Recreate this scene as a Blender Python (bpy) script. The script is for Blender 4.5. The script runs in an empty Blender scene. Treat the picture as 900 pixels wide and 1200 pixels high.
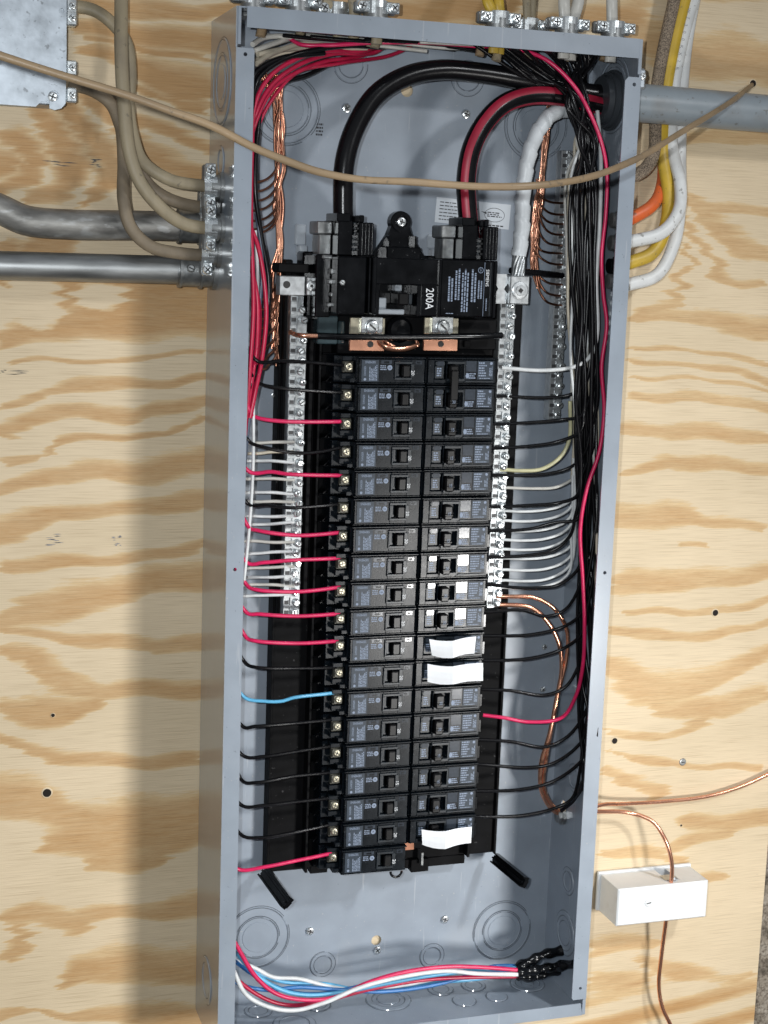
import bpy, math, random
import numpy as np
from mathutils import Vector, Matrix
from mathutils.geometry import delaunay_2d_cdt
random.seed(7)
S = bpy.context.scene
COL = S.collection

# ------------------------------------------------------------------ camera
F = 1834.3
CR = ((0.951966, -0.304208, 0.034897), (-0.016855, -0.165855, -0.986006), (0.305739, 0.938056, -0.163016))
CP = Vector((-0.2786, -1.3839, 0.7203))
cd = bpy.data.cameras.new('camera'); cam = bpy.data.objects.new('camera', cd); COL.objects.link(cam)
cd.sensor_fit = 'HORIZONTAL'; cd.sensor_width = 36; cd.lens = 36 * F / 900
cd.clip_start = 0.02; cd.clip_end = 100
r_, d_, f_ = (Vector(v) for v in CR)
cam.matrix_world = Matrix(((r_.x, -d_.x, -f_.x, CP.x), (r_.y, -d_.y, -f_.y, CP.y), (r_.z, -d_.z, -f_.z, CP.z), (0, 0, 0, 1)))
S.camera = cam

# ------------------------------------------------------------------ world and lamps
w = bpy.data.worlds.new('World'); S.world = w; w.use_nodes = True
nt = w.node_tree; bg = nt.nodes['Background']
tc = nt.nodes.new('ShaderNodeTexCoord'); sx = nt.nodes.new('ShaderNodeSeparateXYZ')
mr = nt.nodes.new('ShaderNodeMapRange'); mr.inputs[1].default_value = -0.6; mr.inputs[2].default_value = 0.9
cr = nt.nodes.new('ShaderNodeValToRGB')
cr.color_ramp.elements[0].color = (0.16, 0.15, 0.14, 1); cr.color_ramp.elements[1].color = (0.62, 0.66, 0.72, 1)
nt.links.new(tc.outputs['Generated'], sx.inputs[0]); nt.links.new(sx.outputs[2], mr.inputs[0])
nt.links.new(mr.outputs[0], cr.inputs[0]); nt.links.new(cr.outputs[0], bg.inputs[0]); bg.inputs[1].default_value = 0.34

def lamp(name, kind, loc, target, power, color, size=0.1, size_y=None):
    l = bpy.data.lights.new(name, kind); l.energy = power; l.color = color
    if kind == 'AREA':
        l.shape = 'RECTANGLE' if size_y else 'DISK'; l.size = size
        if size_y: l.size_y = size_y
    else: l.shadow_soft_size = size
    o = bpy.data.objects.new(name, l); COL.objects.link(o); o.location = loc
    o.rotation_euler = (Vector(target) - Vector(loc)).to_track_quat('-Z', 'Y').to_euler()
    return o
lamp('phone_flash', 'AREA', (-0.322, -1.37, 0.742), (0.22, 0, 0.42), 8.2, (0.93, 0.97, 1.0), 0.011)
lamp('low_right_fill', 'AREA', (0.73, -1.30, 0.10), (0.24, 0, 0.02), 3.7, (1.0, 0.985, 0.96), 0.22).data.spread = math.radians(95)  # unseen low fill, added for label glints and a brighter bottom
lamp('hanging_lamp', 'AREA', (0.88, -1.38, 1.36), (0.27, 0, 0.0), 2.0, (0.97, 0.985, 1.0), 0.15).data.spread = math.radians(62)
lamp('overhead_highlight_strip', 'AREA', (0.3, -1.3, 2.1), (0.2, 0, 0.3), 1.2, (0.9, 0.95, 1.0), 1.1, 0.08)  # added overhead strip, there to put highlights on the conduits

S.view_settings.view_transform = 'Standard'; S.view_settings.look = 'None'
S.view_settings.gamma = 1; S.view_settings.exposure = 0.0
S.render.engine = 'CYCLES'

W, H, D = 0.3621, 0.9125, 0.1017

def at(px, py, y):
    """point of the place seen at photograph pixel (px, py), at depth y"""
    d = Vector([sum(CR[k][i] * v for k, v in enumerate(((px - 450) / F, (py - 600) / F, 1))) for i in range(3)])
    return CP + d * ((y - CP.y) / d.y)
def inbox(px, py, y, lim=0.3575):
    p = at(px, py, y)
    if p.x > lim:
        d = p - CP; p = CP + d * ((lim - CP.x) / d.x)
    return p

# ------------------------------------------------------------------ materials
MATS = {}
def mat(name, col, rough=0.5, metal=0.0, spec=0.5, coat=0.0, nscale=0, namp=0.0, bump=0.0, bscale=400, stretch=(1, 1, 1), rvar=0.0, col2=None, crough=0.08, cior=1.5):
    m = bpy.data.materials.new(name); m.use_nodes = True; n = m.node_tree; b = n.nodes['Principled BSDF']
    b.inputs['Roughness'].default_value = rough; b.inputs['Metallic'].default_value = metal
    b.inputs['Specular IOR Level'].default_value = spec; b.inputs['Coat Weight'].default_value = coat
    b.inputs['Coat Roughness'].default_value = crough
    b.inputs['Coat IOR'].default_value = cior
    b.inputs['Base Color'].default_value = (*col, 1)
    t = n.nodes.new('ShaderNodeTexCoord'); mp = n.nodes.new('ShaderNodeMapping'); mp.inputs['Scale'].default_value = stretch
    n.links.new(t.outputs['Object'], mp.inputs[0])
    if nscale:
        z = n.nodes.new('ShaderNodeTexNoise'); z.inputs['Scale'].default_value = nscale; z.inputs['Detail'].default_value = 5
        n.links.new(mp.outputs[0], z.inputs['Vector'])
        c = n.nodes.new('ShaderNodeValToRGB'); c.color_ramp.elements[0].position = 0.3; c.color_ramp.elements[1].position = 0.7
        lo = col2 if col2 else tuple(max(0, v * (1 - namp)) for v in col); hi = tuple(min(1, v * (1 + namp)) for v in col) if not col2 else col
        c.color_ramp.elements[0].color = (*lo, 1); c.color_ramp.elements[1].color = (*hi, 1)
        n.links.new(z.outputs[0], c.inputs[0]); n.links.new(c.outputs[0], b.inputs['Base Color'])
        if rvar:
            q = n.nodes.new('ShaderNodeMapRange'); q.inputs[3].default_value = rough - rvar; q.inputs[4].default_value = rough + rvar
            n.links.new(z.outputs[0], q.inputs[0]); n.links.new(q.outputs[0], b.inputs['Roughness'])
    if bump:
        z2 = n.nodes.new('ShaderNodeTexNoise'); z2.inputs['Scale'].default_value = bscale; z2.inputs['Detail'].default_value = 3
        n.links.new(mp.outputs[0], z2.inputs['Vector'])
        bp = n.nodes.new('ShaderNodeBump'); bp.inputs['Strength'].default_value = bump; bp.inputs['Distance'].default_value = 0.0006
        n.links.new(z2.outputs[0], bp.inputs['Height']); n.links.new(bp.outputs[0], b.inputs['Normal'])
    MATS[name] = m; return m
PAINT = mat('grey_paint', (0.285, 0.33, 0.385), 0.36, 0, 0.5, 1.0, 30, 0.07, 0.05, 1400, rvar=0.06, crough=0.12, cior=1.85)
PAINTB = mat('grey_paint_inside', (0.265, 0.305, 0.355), 0.42, 0, 0.5, 0.25, 26, 0.10, 0.06, 1400, rvar=0.08, crough=0.35)
PLAS = mat('black_plastic', (0.0035, 0.004, 0.005), 0.2, 0, 0.3, 0.0, 80, 0.35, 0.02, 700, rvar=0.08)
PLASD = mat('matt_black_plastic', (0.0035, 0.0035, 0.004), 0.6, 0, 0.1, 0, 60, 0.4, 0.04, 500)
BRK = mat('breaker_case', (0.004, 0.0065, 0.0095), 0.28, 0, 0.24, 0, 120, 0.3, 0.04, 900, rvar=0.08)
BRK2 = mat('breaker_frame', (0.012, 0.017, 0.022), 0.33, 0, 0.4, 0, 120, 0.3, 0.04, 900)
HAND = mat('breaker_handle', (0.003, 0.003, 0.0035), 0.32, 0, 0.3, 0, 120, 0.3, 0.02, 900)
STICK = mat('slate_sticker', (0.020, 0.032, 0.048), 0.42, 0, 0.35, 0.0, 200, 0.2)
INK = mat('grey_blue_ink', (0.21, 0.26, 0.35), 0.5)
WINK = mat('white_ink', (0.72, 0.74, 0.76), 0.5)
BINK = mat('black_ink', (0.03, 0.03, 0.035), 0.6)
GINK = mat('grey_ink', (0.25, 0.25, 0.27), 0.6)
WIN = mat('clear_window', (0.035, 0.043, 0.055), 0.16, 0, 0.6, 1.0, 150, 0.3)
ZINC = mat('zinc_plate', (0.78, 0.82, 0.85), 0.26, 0.85, 0.5, 0, 160, 0.22, 0.06, 600, rvar=0.1)
DZINC = mat('dull_zinc', (0.30, 0.31, 0.31), 0.38, 0.75, 0.5, 0, 120, 0.35, 0.08, 500, rvar=0.12)
ALU = mat('aluminium', (0.50, 0.52, 0.53), 0.38, 0.75, 0.5, 0, 200, 0.18, 0.06, 500, rvar=0.08)
GALV = mat('galvanised_sheet', (0.40, 0.44, 0.48), 0.45, 0.75, 0.5, 0, 70, 0.28, 0.06, 300, rvar=0.1)
EMT = mat('conduit_steel', (0.30, 0.31, 0.31), 0.42, 0.85, 0.5, 0, 90, 0.25, 0.08, 400, stretch=(0.25, 1, 1), rvar=0.12)
EMTO = mat('old_conduit_steel', (0.25, 0.245, 0.23), 0.5, 0.6, 0.5, 0, 75, 0.6, 0.3, 250, stretch=(0.35, 1, 1), rvar=0.15)
BRASS = mat('yellow_zinc', (0.46, 0.43, 0.33), 0.33, 0.9, 0.5, 0, 160, 0.3, 0.05, 500)
DPLT = mat('dull_terminal_plate', (0.07, 0.068, 0.055), 0.4, 0.4, 0.5, 0, 160, 0.3, 0.05, 500)
COP = mat('copper', (0.88, 0.44, 0.29), 0.26, 0.92, 0.5, 0, 35, 0.15, 0.02, 400, rvar=0.06)
COPD = mat('shaded_copper', (0.36, 0.17, 0.11), 0.36, 1.0, 0.5, 0, 35, 0.3, 0.02, 400, rvar=0.08)  # copper with shadow put into its colour, for wires lying in shade
SLOT = mat('slot_shadow', (0.02, 0.02, 0.02), 0.6)
def ins(name, c, rough=0.32, amp=0.12, sp=0.5): return mat(name, c, rough, 0, sp, 0, 90, amp, 0.04, 500, rvar=0.06)
WBLK = ins('black_insulation', (0.005, 0.005, 0.006), 0.25, sp=0.3)
WRED = ins('red_insulation', (0.47, 0.012, 0.055), 0.33)
WDRD = ins('dull_red_tape', (0.30, 0.012, 0.035), 0.4)
WPNK = ins('bright_red_insulation', (0.62, 0.018, 0.10), 0.33)
WWHT = ins('white_insulation', (0.66, 0.68, 0.68), 0.36)
WGRY = ins('greyed_white_insulation', (0.50, 0.49, 0.45), 0.38)
WTAN = ins('aged_white_insulation', (0.52, 0.47, 0.37), 0.4)
WYLW = ins('pale_yellow_insulation', (0.52, 0.50, 0.30), 0.4)
WBLU = ins('blue_insulation', (0.03, 0.16, 0.42), 0.33)
WSLT = ins('slate_insulation', (0.06, 0.08, 0.12), 0.35)
WLBL = ins('light_blue_insulation', (0.12, 0.42, 0.66), 0.33)
SHTAN = mat('aged_cable_sheath', (0.30, 0.25, 0.165), 0.5, 0, 0.4, 0, 45, 0.25, 0.35, 160, stretch=(1, 1, 0.3))
SHDRK = mat('dusty_cable_sheath', (0.20, 0.16, 0.11), 0.55, 0, 0.4, 0, 45, 0.3, 0.35, 160)
SHWHT = mat('white_cable_sheath', (0.66, 0.67, 0.66), 0.42, 0, 0.45, 0, 40, 0.08, 0.3, 160)
SHYEL = mat('yellow_cable_sheath', (0.54, 0.36, 0.035), 0.42, 0, 0.45, 0, 40, 0.15, 0.3, 160)
SHORG = mat('orange_cable_sheath', (0.70, 0.13, 0.03), 0.42, 0, 0.45, 0, 40, 0.12, 0.3, 160)
SHBGE = mat('beige_cable_sheath', (0.29, 0.205, 0.12), 0.42, 0, 0.45, 0, 12, 0.25, 0.3, 160)
BRAID = mat('old_braided_sheath', (0.42, 0.33, 0.24), 0.7, 0, 0.3, 0, 900, 0.0, 0.9, 700, col2=(0.03, 0.022, 0.018))
TAPE = mat('white_tape', (0.58, 0.61, 0.63), 0.38, 0, 0.45, 0, 60, 0.12, 0.3, 200)
PVC = mat('grey_pvc', (0.24, 0.275, 0.30), 0.38, 0, 0.5, 0, 14, 0.14, 0.15, 200, rvar=0.08)
WPL = mat('white_plastic', (0.76, 0.78, 0.79), 0.35, 0, 0.5, 0, 30, 0.03, 0.1, 300)
PAPER = mat('white_paper', (0.86, 0.88, 0.90), 0.6, 0, 0.3, 0, 60, 0.03, 0.15, 200)
LABELW = mat('white_label', (0.56, 0.60, 0.64), 0.4, 0, 0.4, 0, 60, 0.03)
GRNP = mat('smoky_plastic', (0.035, 0.055, 0.062), 0.2, 0, 0.5, 0.5, 60, 0.4, 0.2, 200)
BARM = mat('screw_bar_aluminium', (0.36, 0.38, 0.39), 0.4, 0.75, 0.5, 0, 200, 0.25, 0.06, 500, rvar=0.08)
SLOTG = mat('slot_grey', (0.05, 0.05, 0.052), 0.5)
LTGP = mat('light_grey_plastic', (0.30, 0.33, 0.36), 0.3)
GDRK = mat('plastic_and_slit_shade', (0.045, 0.052, 0.06), 0.4)
HOLE = mat('hole_dark', (0.012, 0.008, 0.006), 0.9)
CLRP = mat('pale_glint_plastic', (0.42, 0.46, 0.50), 0.2, 0, 0.5, 0.5, 60, 0.15, 0.3, 150)

def flecks(m, scale, lo, hi, col, stretch=(1, 1, 1), amt=0.6):
    n = m.node_tree; b = n.nodes['Principled BSDF']; src = b.inputs['Base Color'].links[0].from_socket
    t = n.nodes.new('ShaderNodeTexCoord'); mp = n.nodes.new('ShaderNodeMapping'); mp.inputs['Scale'].default_value = stretch
    z = n.nodes.new('ShaderNodeTexNoise'); z.inputs['Scale'].default_value = scale; z.inputs['Detail'].default_value = 4
    c = n.nodes.new('ShaderNodeMapRange'); c.inputs[1].default_value = lo; c.inputs[2].default_value = hi; c.inputs[4].default_value = amt
    q = n.nodes.new('ShaderNodeMix'); q.data_type = 'RGBA'; q.inputs[7].default_value = (*col, 1)
    L = n.links.new; L(t.outputs['Object'], mp.inputs[0]); L(mp.outputs[0], z.inputs['Vector']); L(z.outputs[0], c.inputs[0]); L(c.outputs[0], q.inputs[0]); L(src, q.inputs[6]); L(q.outputs[2], b.inputs['Base Color'])
for m_ in (PAINT, PAINTB):
    flecks(m_, 420, .70, .74, (0.50, 0.48, 0.44)); flecks(m_, 300, .71, .75, (0.10, 0.11, 0.12))
    flecks(m_, 12, .58, .72, (0.40, 0.41, 0.42), (1, 1, 1), .22); flecks(m_, 1, .66, .70, (0.50, 0.52, 0.54), (260, 260, 14), .35)
for m_ in (SHTAN, SHDRK, SHWHT, SHBGE, PVC, SHYEL, SHORG):
    flecks(m_, 180, .64, .70, (0.10, 0.085, 0.065), (1, 1, 1), .55); flecks(m_, 25, .52, .70, (0.16, 0.13, 0.10), (1, 1, 1), .35)
flecks(WPL, 60, .60, .72, (0.5, 0.48, 0.44), (1, 1, 1), .25); flecks(BRK, 500, .70, .74, (0.14, 0.15, 0.16), (1, 1, 1), .5); flecks(PLASD, 300, .70, .74, (0.10, 0.10, 0.10), (1, 1, 1), .5); flecks(PLAS, 400, .71, .75, (0.16, 0.16, 0.16), (1, 1, 1), .5)
flecks(GALV, 220, .64, .70, (0.08, 0.08, 0.08), (1, 1, 1), .5); flecks(EMTO, 160, .55, .66, (0.42, 0.43, 0.43), (.4, 1, 1), .6)

# ------------------------------------------------------------------ mesh helpers
class MB:
    def __init__(s): s.v = []; s.f = []; s.m = []; s.s = []; s.mi = 0
    def add(s, vs, fs, smooth=False, mi=None):
        o = len(s.v); s.v += [tuple(v) for v in vs]
        for f in fs: s.f.append(tuple(i + o for i in f)); s.m.append(s.mi if mi is None else mi); s.s.append(smooth)
        return s
    def cbox(s, x0, y0, z0, x1, y1, z1, b=0.0004, mi=None, M=None):
        b = min(b, (x1 - x0) * .45, (y1 - y0) * .45, (z1 - z0) * .45)
        vs = []; idx = {}
        X = (x0, x1); Y = (y0, y1); Z = (z0, z1)
        for i in (0, 1):
            for j in (0, 1):
                for k in (0, 1):
                    sx, sy, sz = (b if not i else -b), (b if not j else -b), (b if not k else -b)
                    for a, p in (('x', (X[i], Y[j] + sy, Z[k] + sz)), ('y', (X[i] + sx, Y[j], Z[k] + sz)), ('z', (X[i] + sx, Y[j] + sy, Z[k]))):
                        idx[a, i, j, k] = len(vs); vs.append(p)
        fs = []
        q = ((0, 0), (1, 0), (1, 1), (0, 1))
        for i in (0, 1):
            fs.append([idx['x', i, a, c] for a, c in (q[::-1] if i == 0 else q)])
            fs.append([idx['y', a, i, c] for a, c in (q if i == 0 else q[::-1])])
            fs.append([idx['z', a, c, i] for a, c in (q[::-1] if i == 0 else q)])
        for j in (0, 1):
            for k in (0, 1):
                fs.append([idx['y', 0, j, k], idx['y', 1, j, k], idx['z', 1, j, k], idx['z', 0, j, k]][::(1 if (j + k) % 2 == 0 else -1)])
                fs.append([idx['x', j, 0, k], idx['x', j, 1, k], idx['z', j, 1, k], idx['z', j, 0, k]][::(-1 if (j + k) % 2 == 0 else 1)])
                fs.append([idx['x', j, k, 0], idx['x', j, k, 1], idx['y', j, k, 1], idx['y', j, k, 0]][::(1 if (j + k) % 2 == 0 else -1)])
        for i in (0, 1):
            for j in (0, 1):
                for k in (0, 1):
                    t = [idx['x', i, j, k], idx['y', i, j, k], idx['z', i, j, k]]
                    fs.append(t if (i + j + k) % 2 == 1 else t[::-1])
        if M: vs = [M @ Vector(v) for v in vs]
        return s.add(vs, fs, False, mi)
    def lathe(s, o, axis, prof, seg=20, smooth=True, mi=None, dome=False):
        o = Vector(o); a = Vector(axis).normalized()
        u = a.orthogonal().normalized(); v = a.cross(u)
        def ring(r, h): return [o + a * h + (u * math.cos(2 * math.pi * k / seg) + v * math.sin(2 * math.pi * k / seg)) * r for k in range(seg)]
        for (r0, h0), (r1, h1) in zip(prof[:-1], prof[1:]):
            vs = ring(r0, h0) + ring(r1, h1)
            s.add(vs, [(k, (k + 1) % seg, seg + (k + 1) % seg, seg + k) for k in range(seg)], smooth, mi)
        if prof[-1][0] > 1e-6: s.add(ring(*prof[-1]), [tuple(range(seg))], False, mi)
        if prof[0][0] > 1e-6: s.add(ring(*prof[0]), [tuple(range(seg))[::-1]], False, mi)
        return s
    def prism(s, pts, y0, y1, mi=None, M=None):
        """polygon pts [(x,z)] counter-clockwise seen from the front, from y0 (front) to y1 (back)"""
        n = len(pts)
        vs = [(x, y0, z) for x, z in pts] + [(x, y1, z) for x, z in pts]
        fs = [tuple(range(n)), tuple(range(2 * n - 1, n - 1, -1))] + [(k, k + n, (k + 1) % n + n, (k + 1) % n) for k in range(n)]
        if M: vs = [M @ Vector(v) for v in vs]
        return s.add(vs, fs, False, mi)
    def tube(s, pts, r, n=8, seg=10, smooth=True, mi=None, rf=None, flat=1.0, caps=True, ref=None):
        P = spline(pts, n)
        T = [(P[min(i + 1, len(P) - 1)] - P[max(i - 1, 0)]).normalized() for i in range(len(P))]
        u = (Vector(ref) if ref else T[0].orthogonal()); vs = []; L = 0
        for i, p in enumerate(P):
            if ref: u = Vector(ref)
            u = (u - T[i] * u.dot(T[i])).normalized(); v = T[i].cross(u)
            if i: L += (p - P[i - 1]).length
            for k in range(seg):
                a = 2 * math.pi * k / seg; rr = r if rf is None else r * rf(L, a)
                vs.append(p + u * math.cos(a) * rr * flat + v * math.sin(a) * rr)
        fs = [(i * seg + k, i * seg + (k + 1) % seg, (i + 1) * seg + (k + 1) % seg, (i + 1) * seg + k) for i in range(len(P) - 1) for k in range(seg)]
        s.add(vs, fs, smooth, mi)
        if caps:
            m = (len(P) - 1) * seg
            s.add(vs[:seg], [tuple(range(seg))[::-1]], False, mi); s.add(vs[m:], [tuple(range(seg))], False, mi)
        return s
    def text(s, txt, size, c, ang=0.0, y=0.0, mi=None, thick=None, sx=1.0):
        vs, fs = text_geo(txt); ca, sa = math.cos(ang), math.sin(ang)
        out = []
        for x, z in vs:
            x *= size * sx; z *= size
            out.append((c[0] + x * ca - z * sa, y, c[1] + x * sa + z * ca))
        return s.add(out, fs, False, mi)
    def dashes(s, x0, z0, x1, z1, y, rows, rnd, mi=None, vertical=False, fill=0.8, dens=9):
        for q in range(rows):
            if vertical:
                a0, a1, b0, b1 = z0, z1, x0, x1
            else: a0, a1, b0, b1 = x0, x1, z0, z1
            step = (b1 - b0) / rows; c0 = b0 + step * q + step * .22; c1 = b0 + step * (q + 1) - step * .22
            t = a0; end = a0 + (a1 - a0) * rnd.uniform(fill, 1.0)
            while t < end:
                l = (a1 - a0) / dens * rnd.uniform(0.4, 1.5)
                e = min(t + l, end)
                if vertical: s.add([(c0, y, t), (c1, y, t), (c1, y, e), (c0, y, e)], [(0, 1, 2, 3)], False, mi)
                else: s.add([(t, y, c0), (e, y, c0), (e, y, c1), (t, y, c1)], [(0, 1, 2, 3)], False, mi)
                t = e + (a1 - a0) / dens * .28
        return s
    def mesh(s, name, mats):
        me = bpy.data.meshes.new(name); me.from_pydata(s.v, [], s.f)
        for m in (mats if isinstance(mats, (list, tuple)) else [mats]): me.materials.append(m)
        me.polygons.foreach_set('material_index', s.m); me.polygons.foreach_set('use_smooth', s.s)
        me.update(); return me
    def build(s, name, mats, parent=None, loc=None):
        return link(name, s.mesh(name, mats), parent, loc)

_T = {}
def text_geo(txt):
    if txt in _T: return _T[txt]
    c = bpy.data.curves.new('t', 'FONT'); c.body = txt; c.align_x = 'CENTER'; c.align_y = 'CENTER'; c.resolution_u = 2; c.size = 1.0
    o = bpy.data.objects.new('t', c); COL.objects.link(o); bpy.context.view_layer.update()
    me = bpy.data.meshes.new_from_object(o.evaluated_get(bpy.context.evaluated_depsgraph_get()))
    r = ([(v.co.x, v.co.y) for v in me.vertices], [tuple(p.vertices) for p in me.polygons])
    bpy.data.objects.remove(o); bpy.data.curves.remove(c); bpy.data.meshes.remove(me)
    _T[txt] = r; return r
def spline(pts, n):
    P = [Vector(p) for p in pts]
    if len(P) == 2: return [P[0].lerp(P[1], i / n) for i in range(n + 1)]
    Q = [P[0] * 2 - P[1]] + P + [P[-1] * 2 - P[-2]]; out = []
    for i in range(1, len(Q) - 2):
        p0, p1, p2, p3 = Q[i - 1:i + 3]
        d0, d1, d2 = (max((b - a).length, 1e-6) ** .5 for a, b in ((p0, p1), (p1, p2), (p2, p3)))
        m1 = (p1 - p0) / d0 - (p2 - p0) / (d0 + d1) + (p2 - p1) / d1; m2 = (p2 - p1) / d1 - (p3 - p1) / (d1 + d2) + (p3 - p2) / d2
        m1 *= d1; m2 *= d1
        for k in range(n):
            t = k / n; out.append(p1 * (2 * t**3 - 3 * t**2 + 1) + m1 * (t**3 - 2 * t**2 + t) + p2 * (-2 * t**3 + 3 * t**2) + m2 * (t**3 - t**2))
    out.append(P[-1]); return out
def link(name, me, parent=None, loc=None):
    o = bpy.data.objects.new(name, me); COL.objects.link(o)
    if loc is not None: o.location = loc
    if parent is not None:
        o.parent = parent
        if loc is None and parent.get('w'): o.matrix_parent_inverse = Matrix.Translation(-Vector(parent['w']))
    return o
def tag(o, label=None, cat=None, group=None, kind=None):
    for k, v in (('label', label), ('category', cat), ('group', group), ('kind', kind)):
        if v: o[k] = v
    return o
def thing(name, loc, label, cat, group=None, world=True):
    o = bpy.data.objects.new(name, None); COL.objects.link(o); o.location = loc; o.empty_display_size = 0.02
    if world: o['w'] = tuple(loc)      # parts of it are modelled in world coordinates
    return tag(o, label, cat, group)
def copy_tree(o, parent=None):
    c = o.copy(); COL.objects.link(c)
    if parent is not None: c.parent = parent
    for ch in list(o.children): copy_tree(ch, c)
    return c
def sub(o, name, me, loc=None): # sub-part in the same coordinates as its part
    c = link(name, me, None, loc); c.parent = o; return c
def plate(name, outer, holes, to3, thick, m, parent=None, kind=None):
    """flat sheet with real holes; to3(a, b, t) places the plane, t runs from 0 to 1 through the thickness"""
    pts = []; edges = []
    for loop in [outer] + holes:
        o = len(pts); pts += [Vector(p) for p in loop]; edges += [(o + i, o + (i + 1) % len(loop)) for i in range(len(loop))]
    V, E, Fc, *_ = delaunay_2d_cdt(pts, edges, [], 0, 1e-7)
    def inside(p, poly):
        c = False
        for i in range(len(poly)):
            a, b = poly[i], poly[i - 1]
            if (a[1] > p.y) != (b[1] > p.y) and p.x < (b[0] - a[0]) * (p.y - a[1]) / (b[1] - a[1]) + a[0]: c = not c
        return c
    mb = MB(); fs = []
    for f in Fc:
        c = sum((V[i] for i in f), Vector((0, 0))) / len(f)
        if inside(c, outer) and not any(inside(c, h) for h in holes): fs.append(tuple(f))
    vs0 = [to3(v.x, v.y, 0) for v in V]; vs1 = [to3(v.x, v.y, 1) for v in V]
    mb.add(vs0, fs); mb.add(vs1, [f[::-1] for f in fs])
    for loop in [outer] + holes:
        n = len(loop); a = [to3(p[0], p[1], 0) for p in loop] + [to3(p[0], p[1], 1) for p in loop]
        mb.add(a, [(i, (i + 1) % n, (i + 1) % n + n, i + n) for i in range(n)])
    return mb.build(name, m, parent)
def circ(cx, cz, r, n=20, a0=0): return [(cx + r * math.cos(2 * math.pi * i / n + a0), cz + r * math.sin(2 * math.pi * i / n + a0)) for i in range(n)]

ORD = ['first', 'second', 'third', 'fourth', 'fifth', 'sixth', 'seventh', 'eighth', 'ninth', 'tenth', 'eleventh', 'twelfth', 'thirteenth', 'fourteenth', 'fifteenth', 'sixteenth', 'seventeenth', 'eighteenth', 'nineteenth']
ORD += ['twentieth', 'twenty-first', 'twenty-second', 'twenty-third']

# shared screws ------------------------------------------------------
def screw_mesh(name, r, h, m, slot='cross', ang=0.6, seg=16):
    mb = MB(); mb.lathe((0, 0, 0), (0, -1, 0), [(r * 1.0, 0), (r, h * .5), (r * .86, h * .85), (r * .62, h)], seg)
    M = Matrix.Rotation(ang, 4, 'Y')
    if slot in ('cross', 'slot'): mb.cbox(-r * .62, -h * 1.04, -r * .13, r * .62, -h * .7, r * .13, 0.00005, 1, M)
    if slot == 'cross': mb.cbox(-r * .13, -h * 1.05, -r * .62, r * .13, -h * .7, r * .62, 0.00005, 1, M)
    if slot == 'square':
        mb.lathe((0, 0, 0), (0, -1, 0), [(r * .62, h * 1.0), (r * .58, h * 1.35), (r * .42, h * 1.4)], 14)
        mb.cbox(-r * .24, -h * 1.44, -r * .24, r * .24, -h * 1.2, r * .24, 0.00005, 1, M)
    return mb.mesh(name, [m, SLOT])
SCR_PAN = [screw_mesh('screw', 0.0042, 0.0022, ZINC, 'cross', a) for a in (0.3, 1.0)]
SCR_S = [screw_mesh('screw', 0.0030, 0.0018, ZINC, 'cross', a, 12) for a in (0.2, 0.7, 1.2)]
SCR_BAR = [screw_mesh('screw', 0.0035, 0.0034, ZINC, k, a, 14) for k, a in (('slot', 0.5), ('square', 0.3), ('slot', 1.2), ('square', 1.0), ('slot', 2.2))]
SCR_BRK = [screw_mesh('screw', 0.0034, 0.0014, BRASS, 'cross', a, 14) for a in (0.2, 0.8)]

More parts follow.
